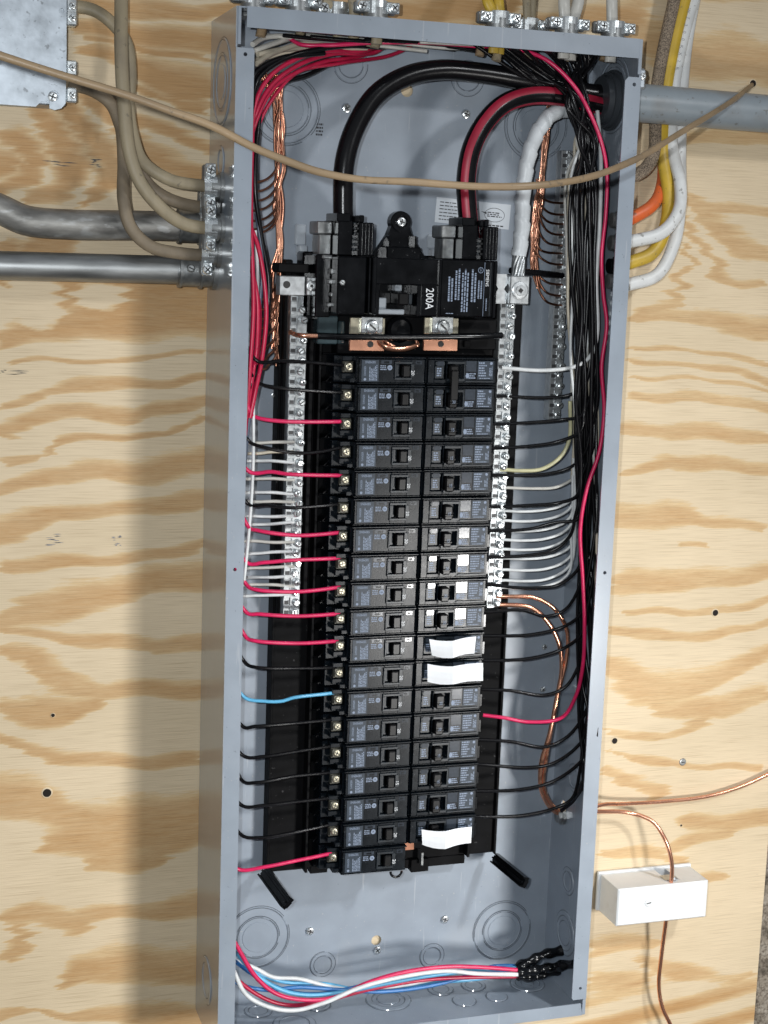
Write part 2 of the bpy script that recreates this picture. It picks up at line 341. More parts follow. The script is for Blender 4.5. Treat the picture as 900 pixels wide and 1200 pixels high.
# ================================================================== SETTING: plywood and the wall behind it
STK = [
 [(0,402,10),(40,388,14),(100,372,22),(180,365,30),(245,362,32),(330,360,30)],[(70,345,20),(100,335,16),(245,340,20)],
 [(0,427,2.5),(50,423,2.5),(125,422,2.5),(170,415,2.5),(245,416,2.5)],
 [(0,477,4),(50,466,5),(90,450,9),(150,447,6),(200,448,4),(245,444,4)],
 [(0,508,8),(50,490,9),(100,482,9),(160,488,8),(180,478,9),(245,472,6)],
 [(0,543,6),(40,537,4),(60,520,4),(120,512,3),(200,507,3),(245,490,4)],
 [(0,573,7),(60,560,10),(120,552,11),(170,552,14),(240,536,15)],
 [(0,625,17),(30,618,16),(70,605,8),(130,598,7),(180,590,9),(240,588,13)],
 [(0,668,8),(60,662,7),(120,655,5),(170,650,6),(240,642,8)],
 [(0,735,8),(30,720,18),(70,708,20),(120,695,16),(170,680,16),(240,678,17)],
 [(0,742,5),(60,745,6),(130,752,8),(180,760,8),(240,755,10)],
 [(0,762,6),(40,772,12),(70,795,18),(110,812,9),(170,810,10),(240,808,9)],[(0,830,8),(40,830,20),(80,835,16),(110,825,8)],
 [(0,858,3),(40,875,7),(80,890,9),(120,893,8),(180,892,8),(235,887,9)],
 [(0,932,25),(40,940,24),(70,958,15),(110,966,22),(160,960,24),(235,950,20)],[(50,990,10),(100,985,22),(150,988,26),(190,980,26),(235,975,14)],[(110,1015,10),(160,1010,12),(190,1005,10)],
 [(10,1072,8),(40,1070,12),(90,1085,16),(100,1075,10),(140,1070,8),(190,1065,12),(232,1060,16)],[(10,1118,8),(30,1105,12),(20,1085,8)],
 [(60,1155,5),(90,1140,16),(140,1135,22),(190,1135,24),(232,1130,24)],[(0,1192,8),(40,1180,3),(80,1188,4),(160,1190,14),(232,1196,18)],
 [(0,160,6),(20,160,8),(38,185,10),(30,208,8),(0,218,6)],[(-10,190,12),(8,190,9)],
 [(45,133,8),(62,160,10),(85,195,14),(70,222,10),(35,232,5)],[(78,130,8),(100,160,10),(130,190,13),(125,215,10),(100,238,4)],
 [(98,115,6),(130,135,8),(165,175,10),(200,195,12),(245,208,10)],[(100,60,4),(150,72,8),(190,88,12),(245,105,14)],
 [(85,35,5),(150,38,8),(245,48,10)],[(85,12,6),(160,10,8),(245,14,6),(290,8,6)],[(100,48,2),(150,52,2),(245,68,3)],
 [(150,100,3),(200,112,3),(245,130,4)],[(150,140,5),(200,150,6),(245,172,5)],[(40,287,13),(70,283,13)],[(0,285,6),(15,288,5)],[(0,335,5),(60,345,7)],
 [(740,35,18),(790,65,20),(850,66,24),(900,78,22)],[(800,158,6),(850,160,8),(900,164,8)],
 [(805,228,5),(830,240,5),(860,245,5),(900,250,5)],[(805,235,5),(850,268,9),(870,290,13),(900,300,10)],
 [(805,255,5),(825,290,6),(840,320,8),(870,330,6),(900,332,4)],[(800,290,4),(803,340,9),(790,360,8),(740,370,5)],
 [(740,372,4),(800,372,9),(850,380,14),(900,385,13)],[(740,405,3),(800,412,3),(860,420,4),(900,424,4)],
 [(740,420,4),(800,430,4),(850,435,5),(900,447,5)],[(738,440,3),(800,444,3),(900,457,3)],[(738,462,5),(800,465,7),(900,478,7)],
 [(732,502,9),(800,505,10),(860,512,10),(900,515,7)],[(730,552,5),(780,540,9),(820,545,9),(900,550,8)],
 [(724,605,15),(780,603,17),(810,606,14),(825,613,7),(900,617,6)],[(790,640,4),(820,642,4)],
 [(720,680,15),(780,685,15),(840,678,13),(900,668,11)],[(718,718,4),(790,720,5),(850,712,5),(900,702,5)],
 [(716,740,6),(790,748,7),(850,740,7),(900,730,6)],[(715,785,16),(760,808,22),(820,800,22),(870,780,12),(900,765,10)],
 [(780,828,12),(850,830,17),(900,815,12)],[(712,858,5),(780,862,5),(830,845,10)],[(712,880,3),(760,890,5),(830,902,4),(890,898,5)],
 [(708,903,6),(740,915,12),(765,926,12)],[(805,965,12),(850,967,11),(900,955,13)],[(790,990,10),(850,978,8)],
 [(708,1000,5),(760,995,9),(800,1008,6)],[(800,1032,8),(850,1030,6)],[(705,1110,14),(770,1103,10)],
 [(760,1130,12),(800,1137,11),(850,1146,8),(890,1140,3)],[(700,1150,14),(760,1150,9)],[(850,1178,6),(885,1160,5)],[(700,1190,10),(760,1185,8)],
 [(300,5,7),(400,6,6),(460,15,10),(560,14,12),(600,5,8)],[(600,30,8),(680,20,8),(740,22,14)],[(460,45,6),(560,40,8)],
]
CRM = [(115,345,22,11),(38,350,22,26),(15,905,1,1),(50,1098,10,6),(800,1005,1,1),(20,795,16,16)]
x0, x1, z0, z1 = -0.46, at(888, 1140, 0).x, -0.30, 1.22
st = 0.003
nx = int((x1 - x0) / .004) + 1; nz = int((z1 - z0) / .0014) + 1
gx, gz = np.meshgrid(np.linspace(x0, x1, nx), np.linspace(z0, z1, nz))
RG = np.random.RandomState(5)
def rowoff(step, amp):
    kz = np.linspace(z0, z1, nz); c = np.arange(z0, z1 + step, step)
    a_, b_ = RG.randn(len(c)), RG.randn(len(c)); u_ = .5 + .5 * np.sin(gx * 9 + 1)
    return (np.interp(kz, c, a_)[:, None] * u_ + np.interp(kz, c, b_)[:, None] * (1 - u_)) * amp
gx0, gz0 = gx, gz
warp = rowoff(.0014, .004) + rowoff(.0045, .005) + rowoff(.015, .005)
gx = gx0 + warp
gz = gz0 + .0022 * np.sin(gx0 * 38 + 3 * np.sin(gz0 * 9)) + .0012 * np.sin(gx0 * 91 + gz0 * 50)
tan = np.zeros(gx.shape)
for s_ in STK:
    P = [(at(a, b, 0), c / 1240 * (1.25 if b < 300 else 1.0)) for a, b, c in s_]
    for (p, ra), (q, rb) in zip(P[:-1], P[1:]):
        dx, dz = q.x - p.x, q.z - p.z
        t = np.clip(((gx - p.x) * dx + (gz - p.z) * dz) / (dx * dx + dz * dz + 1e-12), 0, 1)
        ez = gz - p.z - t * dz; d = np.hypot(gx - p.x - t * dx, ez) / (ra + (rb - ra) * t)
        up = np.clip(ez / (ra + rb) + .5, 0, 1)              # latewood: soft upper edge, crisp lower edge
        val = up * np.clip(1.35 - .75 * d, 0, 1) + (1 - up) * np.clip((1.3 - d) * 1.6, 0, 1)
        pk = (0.94 if s_[0][1] < 420 else 0.77) if s_[0][0] < 690 else 0.66
        tan = np.maximum(tan, val * pk)
for a, b, rx, rz in CRM:
    p = at(a, b, 0); d = np.hypot((gx - p.x) / (rx / 1240), (gz - p.z) / (rz / 1240)); tan = np.where(d < 1.4, np.minimum(tan, np.clip(d - .9, 0, 1)), tan)
# the board is a little skewed to the photograph: beyond the frame the grain goes on by waves
gx, gz = gx0, gz0
hid = ((gx > -0.045) & (gx < 0.40) & (gz < 0.93)) | (gx < -0.235) | (gz > 0.93) | (gz < -0.02)
wav = 0.5 + 0.6 * np.sin(gz * 150 + 9 * np.sin(gx * 4 + 1) + 5 * np.sin(gz * 11 + gx * 3))
far = np.clip(np.maximum.reduce([(-0.235 - gx) * 25, (gz - 0.955) * 30, (-0.02 - gz) * 25]), 0, 1)
tan = tan * (1 - far) + np.clip(wav, 0, 1) * far
me = bpy.data.meshes.new('plywood_board')
co = np.stack([gx.ravel(), np.zeros(gx.size), gz.ravel()], 1)
ii = (np.arange(nz - 1)[:, None] * nx + np.arange(nx - 1)[None, :]).ravel()
quads = np.stack([ii, ii + 1, ii + nx + 1, ii + nx], 1)
nb = len(co)                                         # thickness: a rim and a back
rim = [(x0, 0.018, z0), (x1, 0.018, z0), (x1, 0.018, z1), (x0, 0.018, z1)]
cor = [0, nx - 1, nz * nx - 1, (nz - 1) * nx]
faces = quads.tolist() + [(cor[k], nb + k, nb + (k + 1) % 4, cor[(k + 1) % 4]) for k in range(4)] + [(nb + 3, nb + 2, nb + 1, nb)]
me.from_pydata(co.tolist() + rim, [], faces)
at_ = me.attributes.new('tan', 'FLOAT', 'POINT'); at_.data.foreach_set('value', np.concatenate([tan.ravel(), np.zeros(4)]).astype(np.float32))
m = bpy.data.materials.new('plywood'); m.use_nodes = True; n = m.node_tree; b = n.nodes['Principled BSDF']; Lk = n.links.new
tcn = n.nodes.new('ShaderNodeTexCoord'); att = n.nodes.new('ShaderNodeAttribute'); att.attribute_name = 'tan'
def noise(sc, stretch, det=4, dist=0):
    mp = n.nodes.new('ShaderNodeMapping'); mp.inputs['Scale'].default_value = stretch; Lk(tcn.outputs['Object'], mp.inputs[0])
    z = n.nodes.new('ShaderNodeTexNoise'); z.inputs['Scale'].default_value = sc; z.inputs['Detail'].default_value = det; z.inputs['Distortion'].default_value = dist
    Lk(mp.outputs[0], z.inputs['Vector']); return z.outputs[0]
def mth(op, a, c=None, d=None):
    q = n.nodes.new('ShaderNodeMath'); q.operation = op
    for i, v in enumerate((a, c, d)):
        if v is None: continue
        if isinstance(v, (int, float)): q.inputs[i].default_value = v
        else: Lk(v, q.inputs[i])
    return q.outputs[0]
def ramp(f, stops):
    c = n.nodes.new('ShaderNodeValToRGB'); e = c.color_ramp.elements
    while len(e) < len(stops): e.new(0.5)
    for k, (p, col) in zip(e, stops): k.position = p; k.color = (*col, 1)
    Lk(f, c.inputs[0]); return c.outputs[0]
def mix(f, a, c, mode='MIX'):
    q = n.nodes.new('ShaderNodeMix'); q.data_type = 'RGBA'; q.blend_type = mode
    (Lk(f, q.inputs[0]) if not isinstance(f, float) else setattr(q.inputs[0], 'default_value', f))
    for v, i in ((a, 6), (c, 7)):
        if isinstance(v, tuple): q.inputs[i].default_value = (*v, 1)
        else: Lk(v, q.inputs[i])
    return q.outputs[2]
rag = mth('MULTIPLY', mth('SUBTRACT', noise(1, (30, 30, 260), 4), 0.5), 0.55)
rag2 = mth('MULTIPLY', mth('SUBTRACT', noise(1, (110, 60, 1500), 3), 0.5), 0.5)
rag3 = mth('MULTIPLY', mth('SUBTRACT', noise(1, (9, 9, 26), 3), 0.5), 0.6)
f = mth('ADD', mth('ADD', mth('ADD', att.outputs['Fac'], rag), rag2), rag3)
base = ramp(f, [(0.24, (0.72, 0.60, 0.42)), (0.44, (0.68, 0.505, 0.285)), (0.66, (0.61, 0.42, 0.225)), (1.0, (0.53, 0.32, 0.14))])
fine = ramp(noise(1, (22, 60, 1900), 4), [(0.28, (0.74, 0.70, 0.65)), (0.5, (1, 1, 1)), (0.8, (1.03, 1.02, 1.0))])
base = mix(1.0, base, fine, 'MULTIPLY')
blot = ramp(noise(1, (5, 5, 9), 3), [(0.3, (0.88, 0.86, 0.82)), (0.65, (1.02, 1.0, 0.98))])
base = mix(1.0, base, blot, 'MULTIPLY')
fl = ramp(noise(1, (75, 60, 1100), 2), [(0.735, (1, 1, 1)), (0.77, (0.45, 0.36, 0.28))])
fm = ramp(noise(1, (9, 9, 16), 2), [(0.52, (0, 0, 0)), (0.62, (1, 1, 1))])
base = mix(fm, base, mix(1.0, base, fl, 'MULTIPLY'))
smud = ramp(noise(1, (60, 60, 330), 4), [(0.70, (1, 1, 1)), (0.76, (0.42, 0.42, 0.46))])
sm2 = ramp(noise(1, (14, 14, 20), 1), [(0.66, (0, 0, 0)), (0.70, (1, 1, 1))])
base = mix(sm2, base, mix(1.0, base, smud, 'MULTIPLY'))
Lk(base, b.inputs['Base Color']); b.inputs['Roughness'].default_value = 0.55; b.inputs['Specular IOR Level'].default_value = 0.35
bp = n.nodes.new('ShaderNodeBump'); bp.inputs['Strength'].default_value = 0.35; bp.inputs['Distance'].default_value = 0.0008
Lk(mth('ADD', noise(1, (30, 60, 1500), 3), mth('MULTIPLY', noise(1, (15, 15, 60), 3), 0.6)), bp.inputs['Height']); Lk(bp.outputs[0], b.inputs['Normal'])
me.materials.append(m)
ply = link('plywood_board', me); tag(ply, 'pale pine plywood backing board with tan wavy grain', None, None, 'structure')

# concrete behind, past the board's right edge
mc = bpy.data.materials.new('rough_concrete'); mc.use_nodes = True; n = mc.node_tree; b = n.nodes['Principled BSDF']; Lk = n.links.new
tcn = n.nodes.new('ShaderNodeTexCoord')
Lk(mix(1.0, ramp(noise(60, (1, 1, 1), 6), [(0.3, (0.10, 0.085, 0.065)), (0.5, (0.28, 0.24, 0.19)), (0.7, (0.42, 0.38, 0.32))]), ramp(noise(320, (1, 1, 1), 3), [(0.35, (0.45, 0.42, 0.4)), (0.55, (1, 1, 1))]), 'MULTIPLY'), b.inputs['Base Color']); b.inputs['Roughness'].default_value = 0.9
bp = n.nodes.new('ShaderNodeBump'); bp.inputs['Strength'].default_value = 1.0; bp.inputs['Distance'].default_value = 0.004
Lk(noise(130, (1, 1, 1), 6), bp.inputs['Height']); Lk(bp.outputs[0], b.inputs['Normal'])
mb = MB(); N = 50; vs = []
for i in range(N + 1):
    for j in range(N + 1):
        vs.append((-0.8 + 2.2 * i / N, 0.045 + random.uniform(-.004, .004), -0.6 + 2.2 * j / N))
mb.add(vs, [(i * (N + 1) + j, (i + 1) * (N + 1) + j, (i + 1) * (N + 1) + j + 1, i * (N + 1) + j + 1) for i in range(N) for j in range(N)], True)
tag(mb.build('concrete_wall', mc), 'rough brown-grey concrete wall behind the plywood', None, None, 'structure')

for k, (px, py, r, c) in enumerate([(55, 929, .0042, 0), (838, 718, .0035, 0), (720, 868, .0033, 0), (882, 98, .0036, 0), (800, 893, .0032, 1), (798, 967, .0012, 0), (62, 838, .0018, 0)]):
    p = at(px, py, 0); mb = MB()
    mb.lathe((p.x, 0.0, p.z), (0, -1, 0), [(r * 1.25, 0), (r * 1.1, .0006), (r * .95, .0007)], 14, True, 1)
    mb.lathe((p.x, 0.0, p.z), (0, -1, 0), [(r * .97, .0001), (r * .93, .00075), (r * .4, .0008)], 14, False, 0)
    if c: mb.cbox(p.x - r * .6, -.0013, p.z - r * .12, p.x + r * .6, -.0008, p.z + r * .12, .00005, 2)
    mb.build('screw_hole' if not c else 'sunk_screw', [HOLE if not c else DZINC, m if not c else DZINC, SLOT], ply)

for px, py, w_, h_, n_ in ((64, 633, 14, 14, 6), (137, 633, 8, 12, 5), (28, 437, 30, 4, 2), (70, 192, 26, 5, 3), (109, 191, 14, 8, 4), (2, 438, 8, 8, 3)):
    mb = MB(); q = random.Random(px); p = at(px, py, 0)
    for k in range(n_ * 2):
        zz = p.z + (q.random() - .5) * h_ / 1240; xx = p.x + (q.random() - .5) * w_ / 1240; l_ = q.uniform(.15, .4) * w_ / 1240
        mb.add([(xx - l_, -.0004, zz), (xx, -.0004, zz - .0004 * q.random() - .0002), (xx + l_, -.0004, zz), (xx, -.0004, zz + .0004 * q.random() + .0002)], [(0, 1, 2, 3)])
    o = mb.build('smudge_mark', GINK if n_ > 4 else MATS['slot_grey'], ply); o['kind'] = 'stuff'
# ================================================================== ELECTRICAL BOX
BX = thing('electrical_box', (W / 2, 0, 0), 'tall open grey steel breaker panel box mounted on the plywood', 'panel box')
T = 0.0013
keyh = []
for px, py, r in ((477, 106, .0058), (441, 1102, .0052)):
    p = at(px, py, -.0035)
    keyh.append(circ(p.x, p.z, r, 22) if py > 500 else [(p.x + r * math.cos(a), p.z + r * math.sin(a)) for a in [math.radians(-250 + 320 * i / 18) for i in range(19)]] + [(p.x + .0022, p.z + r * .95 + .0035), (p.x - .0022, p.z + r * .95 + .0035)])
plate('back_panel', [(T, T), (W - T, T), (W - T, H - T), (T, H - T)], keyh, lambda a, b_, t: (a, -.0035 + .0015 * t, b_), T, PAINTB, BX)
def wallx(x, name, holes):
    plate(name, [(-.001, 0), (-D + T, 0), (-D + T, H), (-.001, H)], holes, lambda a, b_, t: (x + T * t, a, b_), T, PAINT, BX)
pz = at(757, 121, -.05)
CONZ = pz.z
wallx(0, 'left_panel', [circ(-.05, at(255, y, -.05).z, .009, 16) for y in (220, 243, 268, 297)])
wallx(W - T, 'right_panel', [circ(-.052, CONZ, .020, 24), circ(-.03, at(657, 952, -.045).z, .006, 16)])
mb = MB(); mb.cbox(T, -D + T, H - T, W - T, -.001, H, .0002); mb.build('top_panel', PAINT, BX)
mb = MB(); mb.cbox(T, -D + T, 0, W - T, -.001, T, .0002); mb.build('bottom_panel', PAINT, BX)
FW = 0.0152
def flange(name, pts, hole, y0=-D - .0002):
    plate(name, pts, hole, lambda a, b_, t: (a, y0 + .0014 * t, b_), .0014, PAINT, BX)
zt = H - .034
flange('left_flange', [(0, .0), (FW, .0), (FW, zt), (FW * .93, zt + .0015), (.0, zt + .0015)], [circ(.0078, zt - .0035, .0016, 14), circ(.0075, .45, .0016, 14), circ(.0078, .006, .0016, 14)])
flange('right_flange', [(W - FW, .0185), (W - FW + .002, .0165), (W, .0165), (W, zt + .0015), (W - FW + .003, zt + .0015), (W - FW, zt - .002)], [circ(W - .0062, zt - .0048, .0017, 14), circ(W - .0068, .437, .0017, 14), circ(W - .0068, .028, .0015, 14)])
flange('top_flange', [(.0085, H - .0165), (W - .0035, H - .0165), (W - .0035, H), (.0085, H)], [], -D - .0006)
flange('bottom_flange', [(.02, 0), (W - .0035, 0), (W - .0055, .0125), (.02, .0125)], [], -D - .0006)
for c_ in ((T, -D, H - .030, .004, -D + .0018, H), (W - .0034, -D, H - .030, W, -D + .0018, H), (W - .0034, -D, 0, W, -D + .002, .016)): MB().cbox(*c_, .0003).build('corner_lip', PAINT, BX)

# knockouts: pressed steps in the sheet
def knock(origin, axis, radii, h=.0009, seg=36):
    mb = MB(); pr = [(radii[0] * 1.0, 0)]; hh = 0
    for k, r in enumerate(radii):
        up = h * (1 if k % 2 == 0 else .35)
        pr += [(r, hh), (r - .0005, up)]; hh = up
    pr.append((max(radii[-1] - .004, .001), hh))
    mb.lathe(origin, axis, pr, seg, True)
    a = Vector(axis).normalized(); u = a.orthogonal().normalized(); v = a.cross(u); o_ = Vector(origin)
    for q_, r in enumerate(radii[:4]):
        ph = random.Random(int(r * 1e5) + int(abs(o_.z) * 1e3)).random() * 6.28; off = h * (1 if q_ % 2 == 0 else .35) + .00015 if q_ else .00015
        n_ = 40; rr = r + (.0003 if q_ == 0 else .0002)
        if q_ % 2 == 1: off = h + .00015
        for k in range(n_):
            if k in (0, 1, 20, 21): continue
            a0, a1 = ph + 2 * math.pi * k / n_, ph + 2 * math.pi * (k + 1) / n_
            mb.add([o_ + a * off + (u * math.cos(t) + v * math.sin(t)) * x for t, x in ((a0, rr), (a1, rr), (a1, rr + .00045), (a0, rr + .00045))], [(0, 1, 2, 3)], False, 1)  # dark arc drawn in for the shadow line of the cut
    mb.build('knockout', [PAINTB if axis[1] else PAINT, GDRK], BX)
def kb(px, py, radii):
    p = at(px, py, -.0035); knock((p.x, -.0035, p.z), (0, -1, 0), radii)
kb(588, 1090, [.031, .0295, .021, .0195, .0155]); kb(302, 1098, [.031, .0295, .021, .0195, .0155])
kb(506, 1120, [.0125, .0088]); kb(378, 1130, [.0125, .0088]); kb(411, 76, [.0155, .011]); kb(548, 92, [.0155, .011])
kb(335, 128, [.031, .029, .0225, .0205, .016]); kb(628, 148, [.031, .029, .0225, .0205, .016])
def at_z(px, py, z):
    d = at(px, py, 0) - CP; return CP + d * ((z - CP.z) / d.z)
def at_x(px, py, x):
    d = at(px, py, 0) - CP; return CP + d * ((x - CP.x) / d.x)
for px, py, rr in ((300, 1180, [.013, .009]), (372, 1178, [.0125, .0085]), (455, 1172, [.022, .016, .011]), (515, 1158, [.0125, .008]), (553, 1153, [.012, .008]), (618, 1153, [.017, .012, .006]), (544, 1173, [.0115]), (582, 1168, [.0105]), (345, 1200, [.02, .014])):
    p = at_z(px, py, T); knock((p.x, min(max(p.y, -.085), -.022), T), (0, 0, 1), rr, .0010)
for px, py, rr in ((263, 95, [.036, .034, .0235, .0215, .0145]), (256, 190, [.013, .0095]), (247, 1160, [.022, .016])):
    p = at_x(px, py, 0); knock((0, -.050, p.z), (-1, 0, 0), rr, .0009)
for px, py, rr in ((663, 1030, [.0135, .0095]), (664, 905, [.0135, .0095]), (661, 1092, [.022, .017, .012]), (725, 110, [.034, .031, .028, .0245])):
    p = at_x(px, py, W - T); knock((W - T, -.050, p.z), (-1, 0, 0), rr, .0009)
for px, py in ((406, 127), (546, 134), (363, 1091), (521, 1077), (442, 1113), (321, 463), (638, 758), (636, 808)):
    p = at(px, py, -.0036); link('screw', SCR_PAN[(px + py) % 2] if px not in (321, 638, 636) else SCR_S[0], BX, None).location = (p.x - W / 2 if False else p.x, -.0036, p.z)
# printed marks and the instruction sticker on the back
mb = MB(); rnd = random.Random(3)
p = at(372, 138, -.004)
mb.text('1020', .0042, (p.x, p.z + .002), -1.45, -.00362); mb.dashes(p.x - .001, p.z - .016, p.x + .006, p.z - .004, -.00362, 4, rnd, fill=.9, dens=4)
mb.build('printed_mark', BINK, BX)
a = at(511, 232, -.004); c = at(597, 268, -.004); ang = -.055
cx, cz, hw, hh = (a.x + c.x) / 2, (a.z + c.z) / 2, (c.x - a.x) / 2, (a.z - c.z) / 2 - .001
M = Matrix.Translation((cx, -.0036, cz)) @ Matrix.Rotation(-ang, 4, 'Y')
M = Matrix.Translation((cx, -.0036, cz)) @ Matrix.Rotation(.055, 4, 'Y')
ls = MB(); ls.cbox(-hw, -.0003, -hh, hw, 0, hh, .00005, None, M); lo = ls.build('instruction_sticker', LABELW, BX)
pr = MB()
lines = ['If the device is to be installed in the', 'well and the device is not covered, the', 'device may be removed by the installer', 'mounting the panel; place the cover on', 'use the top keyway, then secure the', 'lower keyway.']
q = MB()
for k, t in enumerate(lines[:6]): q.dashes(-hw * .9, hh * .72 - k * hh * .27 - .0016, hw * .05 + (hw * .1 if k < 2 else -hw * .05), hh * .72 - k * hh * .27 - .0001, -.00045, 1, rnd, fill=.85, dens=12)
q.tube([(hw * .58 + hw * .27 * math.cos(t / 24 * 6.283), -.00045, hh * .05 + hh * .55 * math.sin(t / 24 * 6.283)) for t in range(25)], .00022, 1, 5)
q.dashes(hw * .38, -hh * .15, hw * .78, hh * .3, -.00045, 3, rnd, dens=5)
q.add([(hw * .2, -.00045, hh * .25), (hw * .36, -.00045, hh * .05), (hw * .36, -.00045, hh * .22)], [(0, 1, 2)])
q.dashes(hw * .35, -hh * .88, hw * .85, -hh * .7, -.00045, 1, rnd, dens=6)
q.v = [tuple(M @ Vector(v)) for v in q.v]
o = q.build('print', BINK); o.parent = lo

# ================================================================== BREAKER TRAY
BT = thing('breaker_tray', (.178, -.0036, .137), 'long black plastic tray carrying both breaker columns inside the panel', 'breaker tray')
mb = MB()
TZ0, TZ1 = .139, .705
mb.cbox(.0615, -.018, TZ0, .294, -.004, TZ1, .0008)
mb.cbox(.0615, -.022, TZ0, .064, -.0175, TZ1, .0004); mb.cbox(.2915, -.022, TZ0, .294, -.0175, TZ1 - .02, .0004)
mb.cbox(.096, -.032, TZ0 + .002, .0985, -.0175, TZ1 - .06, .0004); mb.cbox(.2605, -.03, TZ0 + .002, .263, -.0175, TZ1 - .06, .0004)
mb.cbox(.105, -.019, .134, .122, -.006, .141, .0004); mb.cbox(.125, -.026, .136, .186, -.006, .141, .0004)
mb.cbox(.205, -.024, .128, .223, -.006, .141, .0005); mb.cbox(.185, -.020, .131, .262, -.006, .14, .0004)
mb.build('tray', PLASD, BT)
for k in range(19):          # rib pairs under each terminal
    z = .618 - .0254 * k; mb = MB()
    for j in range(4):
        M = Matrix.Translation((.1055 + j * .0042, -.028, z - .0082)) @ Matrix.Rotation(-.8, 4, 'Y')
        mb.cbox(-.0055, -.010, -.0005, .0055, .008, .0005, .0001, None, M)
    mb.cbox(.1, -.03, z + .0112, .119, -.0175, z + .0126, .0002)
    mb.build('rib', PLAS, BT)
def arm(pa, pb, wdt, name='arm'):
    a = at(*pa); c = at(*pb); d = (c - a); u = d.normalized(); sd = Vector((-u.z, 0, u.x)).normalized() * wdt
    mb = MB(); 
    for off, ww, dp in ((0, 1.0, .0), (-.0012, .12, .0005), (.0005, .3, -.0)):
        pass
    up = u.cross(sd).normalized() * .004
    def beam(w0, w1, t0, t1):
        vs = [q_ + sd * ww + up * tt for q_ in (a, c) for ww, tt in ((w0, t0), (w1, t0), (w1, t1), (w0, t1))]
        mb.add(vs, [(0, 1, 2, 3), (7, 6, 5, 4), (0, 4, 5, 1), (1, 5, 6, 2), (2, 6, 7, 3), (3, 7, 4, 0)])
    beam(-1, 1, -1, 0); beam(-1, -.72, 0, .7); beam(-.15, .15, 0, .7); beam(.72, 1, 0, .7)
    c = c + u * .002; beam(-.6, .5, -.8, .3)
    mb.build(name, PLAS, BT)
arm((309, 1021, -.022), (336, 1058, -.078), .0062); arm((579, 1005, -.022), (614, 1034, -.078), .0052)
mb = MB(); mb.cbox(.190, -.021, .150, .2085, -.0185, .158, .0003); mb.cbox(.176, -.021, .150, .1865, -.0185, .157, .0003)
mb.cbox(.213, -.03, .137, .2155, -.019, .15, .0003, 1); mb.build('bus_bar', [COPD, DZINC], BT)
o = MB(); p = at(465, 1021, -.06); 
o.tube([(p.x + .0055 * math.cos(t), -.058, p.z - .001 + .0055 * math.sin(t)) for t in [math.radians(180 + 18 * k) for k in range(11)]] , .0012, 3, 8); o.build('loop', PLAS, BT)

